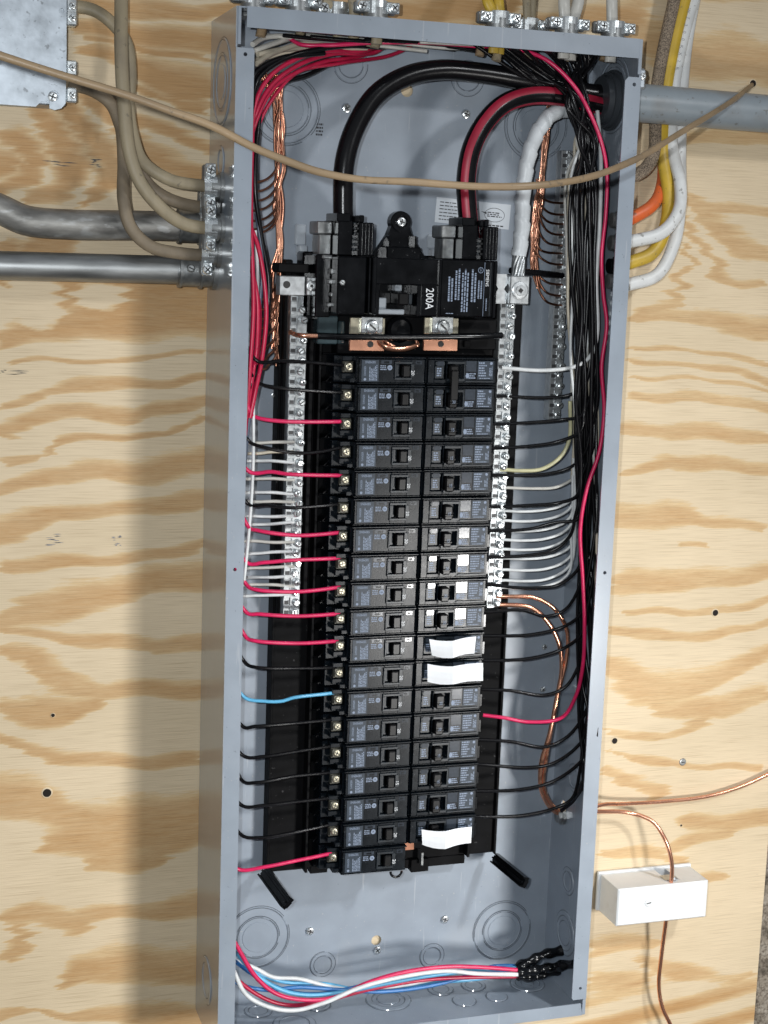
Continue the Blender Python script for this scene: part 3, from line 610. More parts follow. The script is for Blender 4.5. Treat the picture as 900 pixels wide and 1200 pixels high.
# ================================================================== CIRCUIT BREAKERS
def left_breaker(num, seed):
    rnd = random.Random(seed)
    body = MB()
    body.cbox(.001, -.038, -.01215, .0645, 0, .01215, .0005)
    for a, b_, c, d in ((.0025, -.0108, .036, .0100), (.0505, -.0108, .0635, .0100), (.036, -.0108, .0505, -.0062), (.036, .0062, .0505, .0100)):
        body.cbox(a, -.0435, b_, c + .00001, -.037, d, .0003)
    body.cbox(.001, -.0445, .0108, .0645, -.037, .01205, .0003)
    body.cbox(.0015, -.0425, -.0121, .0645, -.037, -.0113, .0002)
    body.cbox(-.0155, -.0250, -.0118, .0015, 0, .0118, .0004)
    body.cbox(-.0105, -.0335, -.0085, .0015, -.0245, -.0035, .0004); body.cbox(-.0105, -.0345, .0078, .0015, -.0245, .0118, .0004)
    body.cbox(-.0045, -.0385, -.0112, .0015, -.0245, -.0075, .0004)
    frame = MB()
    for a, b_, c, d in ((.0350, -.0082, .0515, -.0060), (.0350, .0060, .0515, .0082), (.0350, -.006, .0365, .006), (.0500, -.006, .0535, .006)):
        frame.cbox(a, -.0452, b_, c, -.0432, d, .0003)
    frame.cbox(.0370, -.0420, -.0058, .0405, -.0375, .0058, .0005)
    hd = MB(); hd.cbox(.0415, -.0482, -.0056, .0488, -.0378, .0052, .0010)
    st = MB(); st.cbox(.0045, -.0440, -.0098, .0205, -.0434, .0094, .0001)
    pr = MB(); y = -.04408
    pr.text('SIEMENS', .0030, (.0125, .0075), math.pi, y, sx=.88)
    pr.text('DANGER', .0026, (.0078, -.0004), math.pi / 2, y, sx=.8)
    pr.dashes(.0115, -.0088, .0192, .0052, y, 6, rnd, vertical=True, fill=.75, dens=7); pr.lathe((.0078, -.0439, -.0078), (0, -1, 0), [(.0012, 0), (.0012, .00022)], 10)
    p2 = MB(); y = -.04362
    p2.dashes(.0220, .0002, .0283, .0050, y, 3, rnd, vertical=False, fill=.8, dens=4)
    p2.lathe((.0308, -.0434, .0026), (0, -1, 0), [(.0023, 0), (.0023, .0003)], 14); p2.text('UL', .0022, (.0308, .0026), 0, -.04395, 1)
    p2.text(num, .0044, (.0518, -.0018), -math.pi / 2, -.04535, 2)
    wn = MB(); M = Matrix.Translation((0, 0, 0))
    def tilt(mb, a, b_, c, d, y, mi=None, k=.05):
        mb.add([(a, y - .0002, b_), (c, y - .0002, b_), (c, y - .0002 - (d - b_) * 0.0, d), (a, y - .0002, d), (a, y + .0006, b_), (c, y + .0006, b_), (c, y + .0006, d), (a, y + .0006, d)],
               [(0, 1, 2, 3), (1, 5, 6, 2), (3, 2, 6, 7), (0, 3, 7, 4), (4, 5, 1, 0)], False, mi)
    tilt(wn, .0225, .0060, .0325, .0092, -.0436); wn.cbox(.0252, -.0441, .0066, .0300, -.0436, .0082, .0001, 1)
    w2 = MB(); tilt(w2, .0548, .0058, .0608, .0090, -.0436); w2.cbox(.0562, -.0441, .0066, .0590, -.0436, .0080, .0001, 1)
    tm = MB(); tm.cbox(-.0088, -.0350, -.0016, -.0004, -.0300, .0065, .0005); tm.cbox(-.0096, -.0330, -.0026, .0002, -.029, .0072, .0004, 1)
    return dict(case=(body, BRK), handle_frame=(frame, BRK2), handle=(hd, HAND), label=(st, STICK), print=(pr, INK), rating_print=(p2, [INK, SLOT, WINK]), window=(wn, [WIN, BRK]), trip_window=(w2, [WIN, BRK]), terminal=(tm, [DPLT, DPLT]))
def right_breaker(num, seed, tie=False):
    rnd = random.Random(seed)
    body = MB(); body.cbox(0, -.038, -.01215, .0665, 0, .01215, .0005)
    # deck with two openings: trip recess and handle slot
    for a, b_, c, d in ((.001, -.0108, .0068, .0100), (.0182, -.0108, .0192, .0100), (.0350, -.0108, .0655, .0100), (.0068, -.0108, .0182, -.0076), (.0068, .0088, .0182, .0100), (.0192, -.0108, .0350, -.0062), (.0192, .0062, .0350, .0100)):
        body.cbox(a, -.0435, b_, c + .00001, -.037, d, .0003)
    body.cbox(0, -.0445, .0108, .0665, -.037, .01205, .0003); body.cbox(0.0005, -.0425, -.0121, .066, -.037, -.0113, .0002)
    body.cbox(.066, -.026, -.0118, .0700, 0, .0118, .0004)
    frame = MB()
    for a, b_, c, d in ((.0190, .0064, .0350, .0088), (.0190, -.0092, .0350, -.0066), (.0345, -.0092, .0358, .0088), (.036, -.0098, .0635, -.0082)):
        frame.cbox(a, -.0450, b_, c, -.0432, d, .0003)
    frame.cbox(.0080, -.0412, -.0072, .0172, -.0375, .0045, .0005); frame.cbox(.0080, -.0425, .0048, .0172, -.0375, .0085, .0005)
    hd = MB(); hd.cbox(.0200, -.0490, -.0078, .0283, -.0378, .0056, .0012); hd.cbox(.0200, -.0502, -.0040, .0283, -.048, -.0022, .0005)
    st = MB(); st.cbox(.0480, -.0440, -.0072, .0632, -.0434, .0094, .0001)
    pr = MB(); y = -.04408; pr.dashes(.0490, -.0048, .0580, .0088, y, 6, rnd, fill=.6, dens=6); pr.dashes(.059, -.004, .0625, .005, y, 3, rnd, vertical=True, fill=.6, dens=4)
    pr.lathe((.0610, -.0439, .0074), (0, -1, 0), [(.0013, 0), (.0013, .00022)], 10); pr.dashes(.0500, -.0068, .0625, -.0054, y, 1, rnd, dens=8)
    p2 = MB(); p2.dashes(.0372, -.0068, .0465, -.0012, -.04362, 3, rnd, fill=.85, dens=6); p2.lathe((.0385, -.0434, -.004), (0, -1, 0), [(.0018, 0), (.0018, .0003)], 12)
    p2.text(num, .0044, (.0242, -.0018), -math.pi / 2 if len(num) < 1 else 0, -.05025, 2, sx=.75)
    p2.dashes(.0100, -.0052, .0150, .0030, -.04135, 4, rnd, dens=2, fill=.8)
    wn = MB(); w2 = MB()
    for wq, a, b_, c, d, y in ((wn, .0370, -.0002, .0468, .0092, -.0436), (w2, .0095, .0045, .0158, .0086, -.0427)):
        wq.add([(a, y - .0002, b_), (c, y - .0002, b_), (c, y - .0002, d), (a, y - .0002, d), (a, y + .0006, b_), (c, y + .0006, b_), (c, y + .0006, d), (a, y + .0006, d)], [(0, 1, 2, 3), (1, 5, 6, 2), (3, 2, 6, 7), (0, 3, 7, 4), (4, 5, 1, 0)])
    tm = MB(); tm.cbox(.0655, -.0400, -.0100, .0690, -.0200, .0020, .0003)
    return dict(case=(body, BRK), handle_frame=(frame, BRK2), handle=(hd, HAND), label=(st, STICK), print=(pr, INK), rating_print=(p2, [INK, SLOT, INK]), window=(wn, [WIN, BRK]), trip_window=(w2, [WIN, BRK]), terminal=(tm, [PLAS]))
def assemble(parts, root, dz=0, skip=()):
    made = {}
    for k, (mb, mt) in parts.items():
        if k in skip: continue
        name = {'rating_print': 'printed_rating'}.get(k, k)
        par = {'print': 'label', 'handle': 'handle_frame'}.get(k)
        o = link(name, mb.mesh(name, mt)); o.parent = made[par] if par else root; o.location = (0, 0, 0 if par else dz); made[k] = o
    return made
LX, RX, BY = .1215, .1876, -.020
WCOL = ['black', 'black', 'red', 'black', 'red', 'black', 'red', 'red', 'red', 'red', 'red', 'black', 'light blue', 'black', 'black', 'black', 'black', 'black', 'red']
LN = ['20'] * 19
for k in (14, 15, 16): LN[k] = '15'
proto = {}
for i in range(19):
    z = .618 - .0254 * i; num = LN[i]
    extra = 'directly below the copper and silver lug plates' if i == 0 else ('at the very bottom of the left column' if i == 18 else f'{ORD[i]} down in the left column')
    lab = f'black breaker {extra}, {WCOL[i]} wire on its screw'
    if num not in proto:
        r = tag(bpy.data.objects.new('circuit_breaker', None)); COL.objects.link(r)
        made = assemble(left_breaker(num, 5 + len(proto)), r)
        s_ = link('screw', SCR_BRK[0]); s_.parent = made['terminal']; s_.location = (-.0045, -.0348, .0026)
        proto[num] = r
    else: r = copy_tree(proto[num])
    r.location = (LX + random.uniform(-.0002, .0002), BY, z)
    r.rotation_euler = (random.uniform(-.008, .008), random.uniform(-.004, .004), random.uniform(-.006, .006))
    tag(r, lab, 'breaker', 'circuit breakers in the left column')
    for ch in r.children:
        if ch.name.startswith('terminal'):
            for g in ch.children: g.data = SCR_BRK[i % 2]; g.rotation_euler = (0, random.uniform(0, 3), 0)
RN = ['30', '30', '15', '15', '15', '15', '15', '20', '20', '20', '20', '20', '20', '20', '15', '15', '15', '15']
proto = {}
i = 0
while i < 18:
    z = .618 - .0254 * i; num = RN[i]
    if i == 0:
        r = bpy.data.objects.new('double_pole_breaker', None); COL.objects.link(r)
        for dz in (0, -.0254): assemble(right_breaker('30', 11 + int(dz * 1000)), r, dz)
        mb = MB(); mb.cbox(.0205, -.0515, -.0254, .0275, -.0465, .0010, .0006); o = mb.build('handle_tie', HAND); o.parent = r
        r.location = (RX, BY, z); tag(r, 'black double 30 amp breaker with tied handles atop the right column', 'breaker'); i = 2; continue
    if num not in proto:
        r = bpy.data.objects.new('circuit_breaker', None); COL.objects.link(r); assemble(right_breaker(num, 31 + len(proto)), r); proto[num] = r
    else: r = copy_tree(proto[num])
    r.location = (RX + random.uniform(-.0002, .0002), BY, z); r.rotation_euler = (random.uniform(-.008, .008), random.uniform(-.004, .004), random.uniform(-.006, .006))
    if i in (10, 11, 17):
        lab = {10: 'black right-column breaker behind the upper of two adjacent white paper flags', 11: 'black right-column breaker behind the lower of two adjacent white paper flags', 17: 'lowest black breaker of the right column, behind a lone white paper flag'}[i]
    elif i == 2: lab = 'black single 15 amp breaker just below the tied double breaker'
    elif i == 9: lab = 'black single 20 amp breaker directly above the upper white paper flag'
    elif i == 12: lab = 'black single 20 amp breaker directly below the two white paper flags'
    elif i == 13: lab = 'black single 20 amp breaker fed by the bright red wire from the right'
    elif i == 16: lab = 'black single 15 amp breaker directly above the lone bottom paper flag'
    elif i < 10: lab = f'black breaker {ORD[i - 3]} below the one touching the tied double breaker'
    else: lab = f'black breaker {ORD[i - 14]} below the bright red wire in the right column'
    tag(r, lab, 'breaker', 'circuit breakers in the right column'); i += 1

# white paper flags folded over breakers
for (L_, C_, R_, lab) in (
    (((503, 749), (506, 768)), ((531, 751), (531, 771)), ((558, 746), (556, 766)), 'white folded paper flag, upper of the two adjacent ones'),
    (((501, 778), (501, 799)), ((531, 781), (531, 802)), ((566, 777), (566, 798)), 'white folded paper flag, wider and lower of the two adjacent ones'),
    (((494, 972), (495, 990)), ((523, 974), (522, 995)), ((553, 969), (552, 988)), 'lone white folded paper flag on the bottom right breaker')):
    def rows(t):
        a, b_, y = t
        return [at(a[0] + (b_[0] - a[0]) * s / 3, a[1] + (b_[1] - a[1]) * s / 3, y - .0008 * math.sin(s * 1.3)) for s in range(4)]
    cols = []
    for k in range(9):
        s = k / 4
        if s <= 1: P0, P1, t = L_, C_, s
        else: P0, P1, t = C_, R_, s - 1
        top = [P0[0][j] + (P1[0][j] - P0[0][j]) * t for j in (0, 1)]; bot = [P0[1][j] + (P1[1][j] - P0[1][j]) * t for j in (0, 1)]
        top[1] += 1.0 * math.sin(s * 3.1); bot[1] += 1.5 * math.sin(s * 3.1)
        y = -.0700 - .0095 * (1 - abs(s - 1)) ** 1.1
        cols.append(rows((top, bot, y)))
    vs = [v for c in cols for v in c] ; nv = len(vs); vs2 = [v + Vector((0, .0003, 0)) for v in vs]
    fs = [(k * 4 + j, k * 4 + j + 1, (k + 1) * 4 + j + 1, (k + 1) * 4 + j) for k in range(8) for j in range(3)]
    edge = [k * 4 for k in range(9)] + [33, 34, 35] + [k * 4 + 3 for k in range(7, -1, -1)] + [2, 1]
    mb = MB(); mb.add(vs, fs); mb.add(vs2, [f[::-1] for f in fs]); mb.add(vs + vs2, [(edge[k], edge[(k + 1) % len(edge)], edge[(k + 1) % len(edge)] + nv, edge[k] + nv) for k in range(len(edge))])
    tag(mb.build('paper_flag', PAPER), lab, 'paper label', 'white paper flags on breakers')

# ================================================================== MAIN BREAKER
MBR = thing('main_breaker', (.168, -.02, .666), 'large glossy black 200A main breaker above the two breaker columns', 'main breaker')
zb, ztp = .6675, .7165
X = lambda px, y=-.085: at(px, 335, y).x
Z = lambda py, y=-.085, px=480: at(px, py, y).z
mb = MB()
mb.cbox(X(396), -.083, zb, X(430), -.02, ztp, .0012); mb.cbox(X(432), -.085, zb + .0005, X(434), -.02, ztp - .0005, .0003); mb.cbox(X(436), -.086, zb + .0005, X(441), -.02, ztp, .0008)
# centre with opening for the toggle
hx0, hx1, hz0, hz1 = X(446), X(490), Z(368), Z(334)
mb.cbox(X(441), -.083, hz1, X(516), -.02, ztp, .0008); mb.cbox(X(441), -.083, zb, hx0, -.02, hz1 + .0001, .0006); mb.cbox(hx1, -.083, zb, X(516), -.02, hz1 + .0001, .0006)
mb.cbox(hx0 - .0001, -.066, zb, hx1 + .0001, -.02, hz1 + .0001, .0004)
mb.cbox(X(495), -.0845, zb, X(496.5), -.0825, Z(334), .0003); mb.cbox(X(495), -.0845, Z(334.5), X(513), -.0825, Z(333), .0003)
mb.cbox(X(514), -.0855, zb, X(517), -.02, ztp, .0005)
mb.cbox(X(517), -.084, zb, X(579), -.02, ztp + .0005, .0010); mb.cbox(X(578.5), -.0855, zb - .0005, X(582), -.02, ztp + .0005, .0006)
mb.cbox(X(378), -.062, zb - .004, X(396), -.02, ztp + .001, .001)
mb.cbox(X(370), -.04, zb - .008, X(590), -.018, ztp + .003, .0015)
mb.build('case', PLAS, MBR)
mb = MB()
mb.cbox(hx0 + .001, -.074, hz0 + .003, hx0 + .0095, -.062, hz0 + .013, .0008, 0)
mb.cbox(X(466), -.088, Z(358), X(479), -.066, Z(343), .0014, 1); mb.cbox(X(481), -.078, Z(357), X(487), -.066, Z(345), .0006, 2)
mb.cbox(X(467), -.076, Z(342), X(475), -.066, Z(334.5), .0006, 0); mb.cbox(hx0, -.0785, zb + .0005, X(478), -.066, hz0 + .0035, .0008, 0)
mb.build('toggle', [LTGP, HAND, BRK2], MBR)
mb = MB(); mb.text('200A', .0105, (X(504.5), Z(349.5)), -math.pi / 2, -.0831, sx=.82); mb.build('rating_print', WINK, MBR)
mb = MB(); rnd = random.Random(4)
mb.text('SIEMENS', .0042, (X(571), Z(323)), -math.pi / 2, -.0842, 1, sx=.95)
mb.dashes(X(570), Z(362), X(572), Z(345), -.0842, 1, rnd, vertical=True, dens=8)
mb.tube([(X(563) + .0024 * math.cos(t * .524), -.0843, Z(314) + .0024 * math.sin(t * .524)) for t in range(13)], .0003, 1, 5); mb.text('UL', .0026, (X(563), Z(314)), -math.pi / 2, -.0842)
for xa, xb, ya, yb, rws in ((560, 566, 325, 348, 2), (552, 559, 312, 352, 2), (541, 550, 309, 364, 3), (533, 540, 308, 350, 2), (525, 532, 318, 352, 2)):
    mb.dashes(X(xa), Z(yb), X(xb), Z(ya), -.0842, rws, rnd, vertical=True, fill=.8, dens=14)
mb.dashes(X(524), Z(367), X(534), Z(365.5), -.0842, 1, rnd, dens=5)
mb.cbox(X(574.5), -.0850, zb + .001, X(575.3), -.0838, ztp - .001, .0001, 2); mb.cbox(X(567.3), -.0845, zb + .001, X(567.8), -.0838, ztp - .001, .0001, 0)
mb.build('print', [INK, WINK, BRK2], MBR)
p = at(401, 331, -.083); o = link('screw', screw_mesh('screw', .0024, .002, ZINC, 'slot', .5), MBR); o.location = p
# mounting ear
e = at(470, 260, -.045); r = .0095; pts = [(e.x + r * math.cos(t), e.z + r * math.sin(t)) for t in [math.radians(-25 + 230 * k / 14) for k in range(15)]]
zz = ztp - .002
pts = pts[:] + [(e.x - .0115, e.z - .012), (e.x - .026, zz), (e.x + .026, zz), (e.x + .0115, e.z - .012)]
mb = MB(); mb.prism(pts, -.044, -.034); mb.lathe((e.x, -.044, e.z), (0, -1, 0), [(r * .92, 0), (r * .9, .002), (r * .62, .002), (r * .6, .0005)], 24)
for k in (-1, 1): mb.cbox(e.x + k * .012 - .0008, -.052, zz, e.x + k * .012 + .0008, -.042, e.z - .012, .0003)
mb.cbox(e.x - .016, -.056, zz, e.x + .016, -.042, zz + .012, .001); mb.build('mounting_ear', PLAS, MBR)
o = link('screw', SCR_PAN[0], MBR); o.location = (e.x, -.0455, e.z)
# lug blocks with cable slots
for pa in (395, 541):
    dy = 5 if pa > 500 else 0
    xa, xb, xc, xd = (at(pa + q, 280, -.075).x for q in (0, 17, 24, 41)); z0_, z1_ = at(pa, 299 + dy, -.075).z, at(pa, 258 + dy, -.075).z
    mb = MB(); mb.cbox(xa, -.078, z0_, xb, -.03, z1_, .0008); mb.cbox(xc, -.079, z0_, xd, -.03, z1_ - .001, .0008); mb.cbox(xb - .001, -.068, z0_, xc + .001, -.03, z1_, .0004)
    mb.cbox(xa - .002, -.080, z1_ - .001, xa + .010, -.045, z1_ + .006, .0006); mb.cbox(xb + .001, -.080, z1_ - .001, xb + .0045, -.045, z1_ + .004, .0006); mb.cbox(xc, -.080, z1_ - .001, xc + .004, -.045, z1_ + .005, .0006)
    for j in range(6): mb.cbox(xb, -.0700, z0_ + .004 + j * .0045, xc, -.067, z0_ + .0065 + j * .0045, .0004, 1)
    for j in range(4): mb.cbox(xc + .003 + j * .003, -.0797, z0_ + .001, xc + .0038 + j * .003, -.0785, z1_ - .002, .0001)
    mb.build('lug_cover', [PLAS, BRK2], MBR)
    mb = MB(); xq = xa - .0145
    mb.cbox(xq, -.062, z1_ - .012, xa - .0005, -.036, z1_ - .001, .001); mb.cbox(xq + .003, -.058, z0_, xa - .0005, -.036, z1_ - .012, .0008)
    mb.build('lug', [DZINC], MBR)
# hardware left of the case
mb = MB(); rnd = random.Random(8)
for px, py, w_, h_, dpt in ((384, 301, 12, 5, -.064), (391, 318, 8, 6, -.068), (388, 330, 7, 6, -.066), (391, 345, 8, 5, -.067), (387, 357, 7, 5, -.065), (392, 365, 6, 4, -.066), (379, 308, 5, 6, -.06), (381, 351, 4, 7, -.06)):
    p = at(px, py, dpt); mb.cbox(p.x - w_ / 2850, dpt, p.z - h_ / 2850, p.x + w_ / 2850, dpt + .006, p.z + h_ / 2850, .0006)
mb.build('link_hardware', DZINC, MBR)
# line side plates below the case
for pa, pb in ((410, 451), (497, 537)):
    ya = -.058; xa, xb = at(pa, 390, ya).x, at(pb, 390, ya).x; z1_ = at(pa, 372, ya).z; zm = at(pa, 391, ya).z; z0_ = at(pa, 411, ya).z
    mb = MB(); mb.cbox(xa, ya, z0_, xb, ya + .003, zm, .0004, 0); mb.cbox(xa, ya, zm - .0001, xb, ya + .003, z1_, .0004, 1)
    cx_ = (xa + xb) / 2 + (.003 if pa < 450 else 0); mb.cbox(cx_ - .010, ya - .0035, zm + .001, cx_ + .010, ya - .0002, z1_ + .001, .0006, 2)
    mb.lathe((cx_, ya, zm - .009), (0, -1, 0), [(.0028, 0), (.0028, .0006), (.0016, .0008)], 12, True, 3)
    o = mb.build('lug_plate', [COP, BRASS, ZINC, SLOT], MBR)
    g = link('screw', screw_mesh('screw', .0062, .0024, ZINC, 'slot', .7, 20)); g.parent = o; g.location = (cx_, ya - .0037, zm + .0065)
mb = MB(); ya = -.062
pts = [at(444, 401, -.058), at(452, 407, -.062), at(465, 409, -.063), at(478, 408, -.062), at(490, 404, -.058)]; mb.tube(pts, .0030, 6, 10, flat=.6); mb.tube([at(448, 396, -.058), at(455, 402, -.062), at(462, 406, -.062)], .0016, 5, 8)
mb.tube([at(487, 395, -.058), at(489, 406, -.06)], .0014, 4, 8); mb.build('copper_strap', COP, MBR)
mb = MB(); mb.lathe(at(466, 386, -.045), (0, -1, 0), [(.012, 0), (.0118, .006), (.009, .009), (.004, .010)], 24); mb.build('knob', PLAS, MBR)
mb = MB(); mb.cbox(at(372, 385, -.05).x, -.05, at(372, 403, -.05).z, at(396, 385, -.05).x, -.022, at(372, 370, -.05).z, .001)
mb.cbox(at(398, 385, -.05).x, -.046, at(372, 403, -.05).z, at(406, 385, -.05).x, -.022, at(372, 376, -.05).z, .001); mb.build('side_support', GRNP, MBR)
mb = MB(); mb.cbox(at(538, 385, -.05).x, -.050, at(560, 410, -.05).z, at(582, 385, -.05).x, -.022, at(560, 374, -.05).z, .001)
mb.cbox(at(545, 385, -.054).x, -.054, at(560, 407, -.05).z, at(553, 385, -.054).x, -.022, at(560, 399, -.05).z, .0005); mb.cbox(at(398, 410, -.05).x, -.042, at(480, 416, -.042).z, at(582, 410, -.05).x, -.022, at(480, 371, -.042).z, .001); mb.build('end_block', PLASD, MBR)
mb = MB(); mb.tube([at(360, 393, -.064), at(400, 394.5, -.069), at(480, 395, -.069), at(560, 394, -.069), at(588, 393, -.066)], .0029, 4, 10); mb.build('tie_rod', PLAS, MBR)
mb = MB(); mb.tube([at(340, 389, -.05), at(345, 391.5, -.055), at(352, 393, -.064), at(372, 393.5, -.0665)], .0022, 6, 10)
mb.build('bare_end', COP, MBR)

# ================================================================== NEUTRAL AND GROUND BARS
def bar(name, pt, pb, y, wd, n_, label, side, openx, parent_mat=BARM, steps=None, skip=()):
    a, c = at(*pt, y), at(*pb, y); L = (c - a).length; xa = (a.x + c.x) / 2
    root = thing(name, (xa, y + .012, c.z), label, 'terminal bar')
    mb = MB(); mb.cbox(xa - wd / 2, y, c.z, xa + wd / 2, y + .012, a.z, .0006); 
    mb.cbox(xa - wd / 2 + (wd * .42 if side > 0 else 0) - .0004, y - .0012, c.z, xa - wd / 2 + (wd * .42 if side > 0 else 0) + .0004, y + .002, a.z, .0002)
    mb.build('bar', parent_mat, root)
    sp = (a.z - c.z) / n_
    om = MB(); om.cbox(-.0020, -.0004, -.0016, .0020, .0004, .0016, .0001, 1); om.cbox(-.0030, -.0010, -.0031 - sp * .15, .003, .0002, -.0024, .0001, 0); ome = om.mesh('wire_slot', [parent_mat, SLOTG])
    for k in range(n_):
        z = a.z - sp * (k + .5)
        link('wire_slot', ome, root).location = (xa - wd * .28, y - .0001, z)
        if k in skip: continue
        o = link('screw', SCR_BAR[(k * 7 + n_) % 5], root); o.location = (xa + wd * .20 + (.0013 if k % 2 else -.0006), y - .0002 - (.0008 if k % 3 == 0 else 0), z + random.uniform(-.0004, .0004))
        o.rotation_euler = (random.uniform(-.1, .1), random.uniform(0, 3), random.uniform(-.1, .1))
    return root
NBL = bar('neutral_bar', (351.5, 332), (340.5, 723), -.040, .0158, 33, 'long aluminium screw bar left of the breakers, inside a black channel', 1, 0, skip=(0, 1, 4))
NBR = bar('neutral_bar', (594, 352), (580, 712), -.046, .0150, 31, 'long aluminium screw bar right of the breakers, full of zinc screws', 1, 0)
GBR = bar('ground_bar', (660, 176), (655.5, 492), -.022, .0128, 27, 'narrow aluminium ground bar on the back plate behind the right wire bundle', 1, 0, parent_mat=ALU)
o = NBL
mb = MB(); mb.cbox(.0635, -.030, .388, .0695, -.018, .712, .0006); mb.cbox(.0860, -.036, .388, .0900, -.018, .70, .0006); mb.build('bar_channel', PLASD, BT)
mb = MB(); mb.cbox(.2600, -.030, .388, .2640, -.018, .69, .0006); mb.cbox(.2830, -.030, .388, .2900, -.018, .70, .0006); mb.build('bar_channel', PLASD, BT)
# bonding plate at the head of the left bar
a, c = at(327, 323, -.052), at(372, 347, -.052)
mb = MB(); mb.cbox(a.x, -.054, c.z, at(357, 330, -.052).x, -.041, a.z, .0007); mb.cbox(at(358.5, 330, -.052).x, -.055, c.z + .0005, c.x, -.041, a.z - .0005, .0007)
mb.lathe((at(336, 333, -.054).x, -.0539, at(336, 333.5, -.054).z), (0, -1, 0), [(.0032, 0), (.0032, .0004), (.0030, .0005)], 16, True, 1)
o = mb.build('bonding_plate', [ALU, SLOT], NBL); g = link('screw', screw_mesh('screw', .0048, .0016, ALU, 'square', .2, 18)); g.parent = o; g.location = at(364.5, 335, -.0552); g.matrix_parent_inverse = Matrix.Identity(4)
mb = MB(); mb.cbox(at(325, 316, -.05).x, -.052, at(325, 319, -.05).z, at(362, 316, -.05).x, -.030, at(325, 308, -.05).z, .001); mb.build('insulator', PLASD, NBL)
# big neutral lug
a, c = at(598.5, 323, -.064), at(619.5, 357, -.064)
mb = MB(); mb.cbox(a.x, -.064, c.z, c.x, -.040, a.z, .0009); a2, c2 = at(581, 321, -.058), at(594, 356, -.058)
mb.prism([(a2.x, c2.z), (c2.x - .001, c2.z), (c2.x, c2.z + .009), (c2.x - .0035, (a2.z + c2.z) / 2), (c2.x, a2.z - .008), (c2.x - .001, a2.z), (a2.x, a2.z), (a2.x, a2.z - .008), (a2.x + .003, (a2.z + c2.z) / 2), (a2.x, c2.z + .008)], -.058, -.046)
o = mb.build('neutral_lug', [ALU], NBR); g = link('screw', screw_mesh('screw', .0078, .0012, ALU, 'square', .6, 24)); g.parent = o; g.location = at(609.5, 340.5, -.0645)
# pale blocks above the bars, bright clear-plastic reflections put into their colour
for px, py, w_, h_ in ((352, 275, 14, 26), (507, 283, 14, 18)):
    p = at(px, py, -.006); mb = MB(); mb.cbox(p.x - w_ / 2800, -.008, p.z - h_ / 2800, p.x + w_ / 2800, -.0036, p.z + h_ / 2800, .001); mb.cbox(p.x - w_ / 4000, -.016, p.z - h_ / 2000 - .006, p.x + w_ / 3000, -.0036, p.z - h_ / 2800, .001); mb.build('glint_block', CLRP, BX)

# ================================================================== WIRES
def wire(pts, r, m, label, name='wire', cat='wire', group=None, n=7, seg=8, parent=None, **k):
    mb = MB(); mb.tube(pts, r, n, seg, **k); o = mb.build(name, m, parent)
    if parent is None: tag(o, label, cat, group)
    return o
WR = .00165
def P(l, y0, y1=None, box=True):
    out = []
    for i, q in enumerate(l):
        y = q[2] if len(q) > 2 else (y0 if y1 is None else y0 + (y1 - y0) * i / (len(l) - 1))
        out.append((inbox if box else at)(q[0], q[1], y))
    return out
LW = [[(300,422),(330,423),(365,425),(402,428)],[(294,438),(303,449),(330,455),(402,460)],[(292,481),(300,488),(330,493),(398,494)],[(291,516),(310,524),(350,532),(380,530),(400,524)],
 [(291,552),(318,554),(340,556),(398,557)],[(290,590),(312,591),(340,594),(395,591)],[(290,616),(303,623),(350,627),(397,624)],[(289,659),(310,659),(340,657),(396,654)],[(288,684),(300,692),(350,694),(397,688)],
 [(288,717),(305,721),(350,722),(396,719)],[(287,745),(298,750),(350,753),(394,751)],[(286,775),(300,782),(350,783),(393,782)],[(285,816),(310,823),(330,822),(345,818),(390,812)],
 [(284,851),(300,852),(350,848),(391,843)],[(284,885),(310,887),(350,881),(390,874)],[(283,914),(300,916),(345,911),(388,905)],[(282,943),(310,944),(350,939),(387,935)],[(281,977),(305,981),(340,976),(388,966)],[(280,1019),(310,1016),(350,1008),(387,1000)]]
cm = {'black': WBLK, 'red': WPNK, 'light blue': WLBL}
for i, l in enumerate(LW):
    rnd = random.Random(i); z = at(l[0][0], l[0][1], -.085).z; col = WCOL[i]
    y0 = -.082
    first = at(l[0][0], l[0][1], y0)
    hx = .006 + .008 * rnd.random()
    pre = [Vector((hx, -.05 - .035 * rnd.random(), .845 - .01 * rnd.random())), Vector((hx, -.06 - .02 * rnd.random(), max(first.z + .12, .6) if first.z < .62 else first.z + .1)), Vector((hx, -.078, first.z + .03))]
    if i == 18: pre = [Vector((hx, -.05, .845)), Vector((hx, -.07, .5)), Vector((hx, -.078, .2)), Vector((hx + .001, -.08, first.z + .01))]
    l = [l[0]] + [(a_, b_ + rnd.uniform(-1.3, 1.3)) for a_, b_ in l[1:-1]] + [l[-1]]
    pts = pre + [at(px, py, y0 + (-.052 - y0) * (k / (len(l) - 1)) ** .8) for k, (px, py) in enumerate(l)]
    pts.append(pts[-1] + Vector((.004, .003, 0)))
    wire(pts, WR * (1.1 if col == 'red' else 1), cm[col], f'{col} wire into the {ORD[i]} breaker down the left column' if i not in (12,) else 'the single light blue wire crossing into the left breaker column', group='hot wires feeding the left column', n=9)
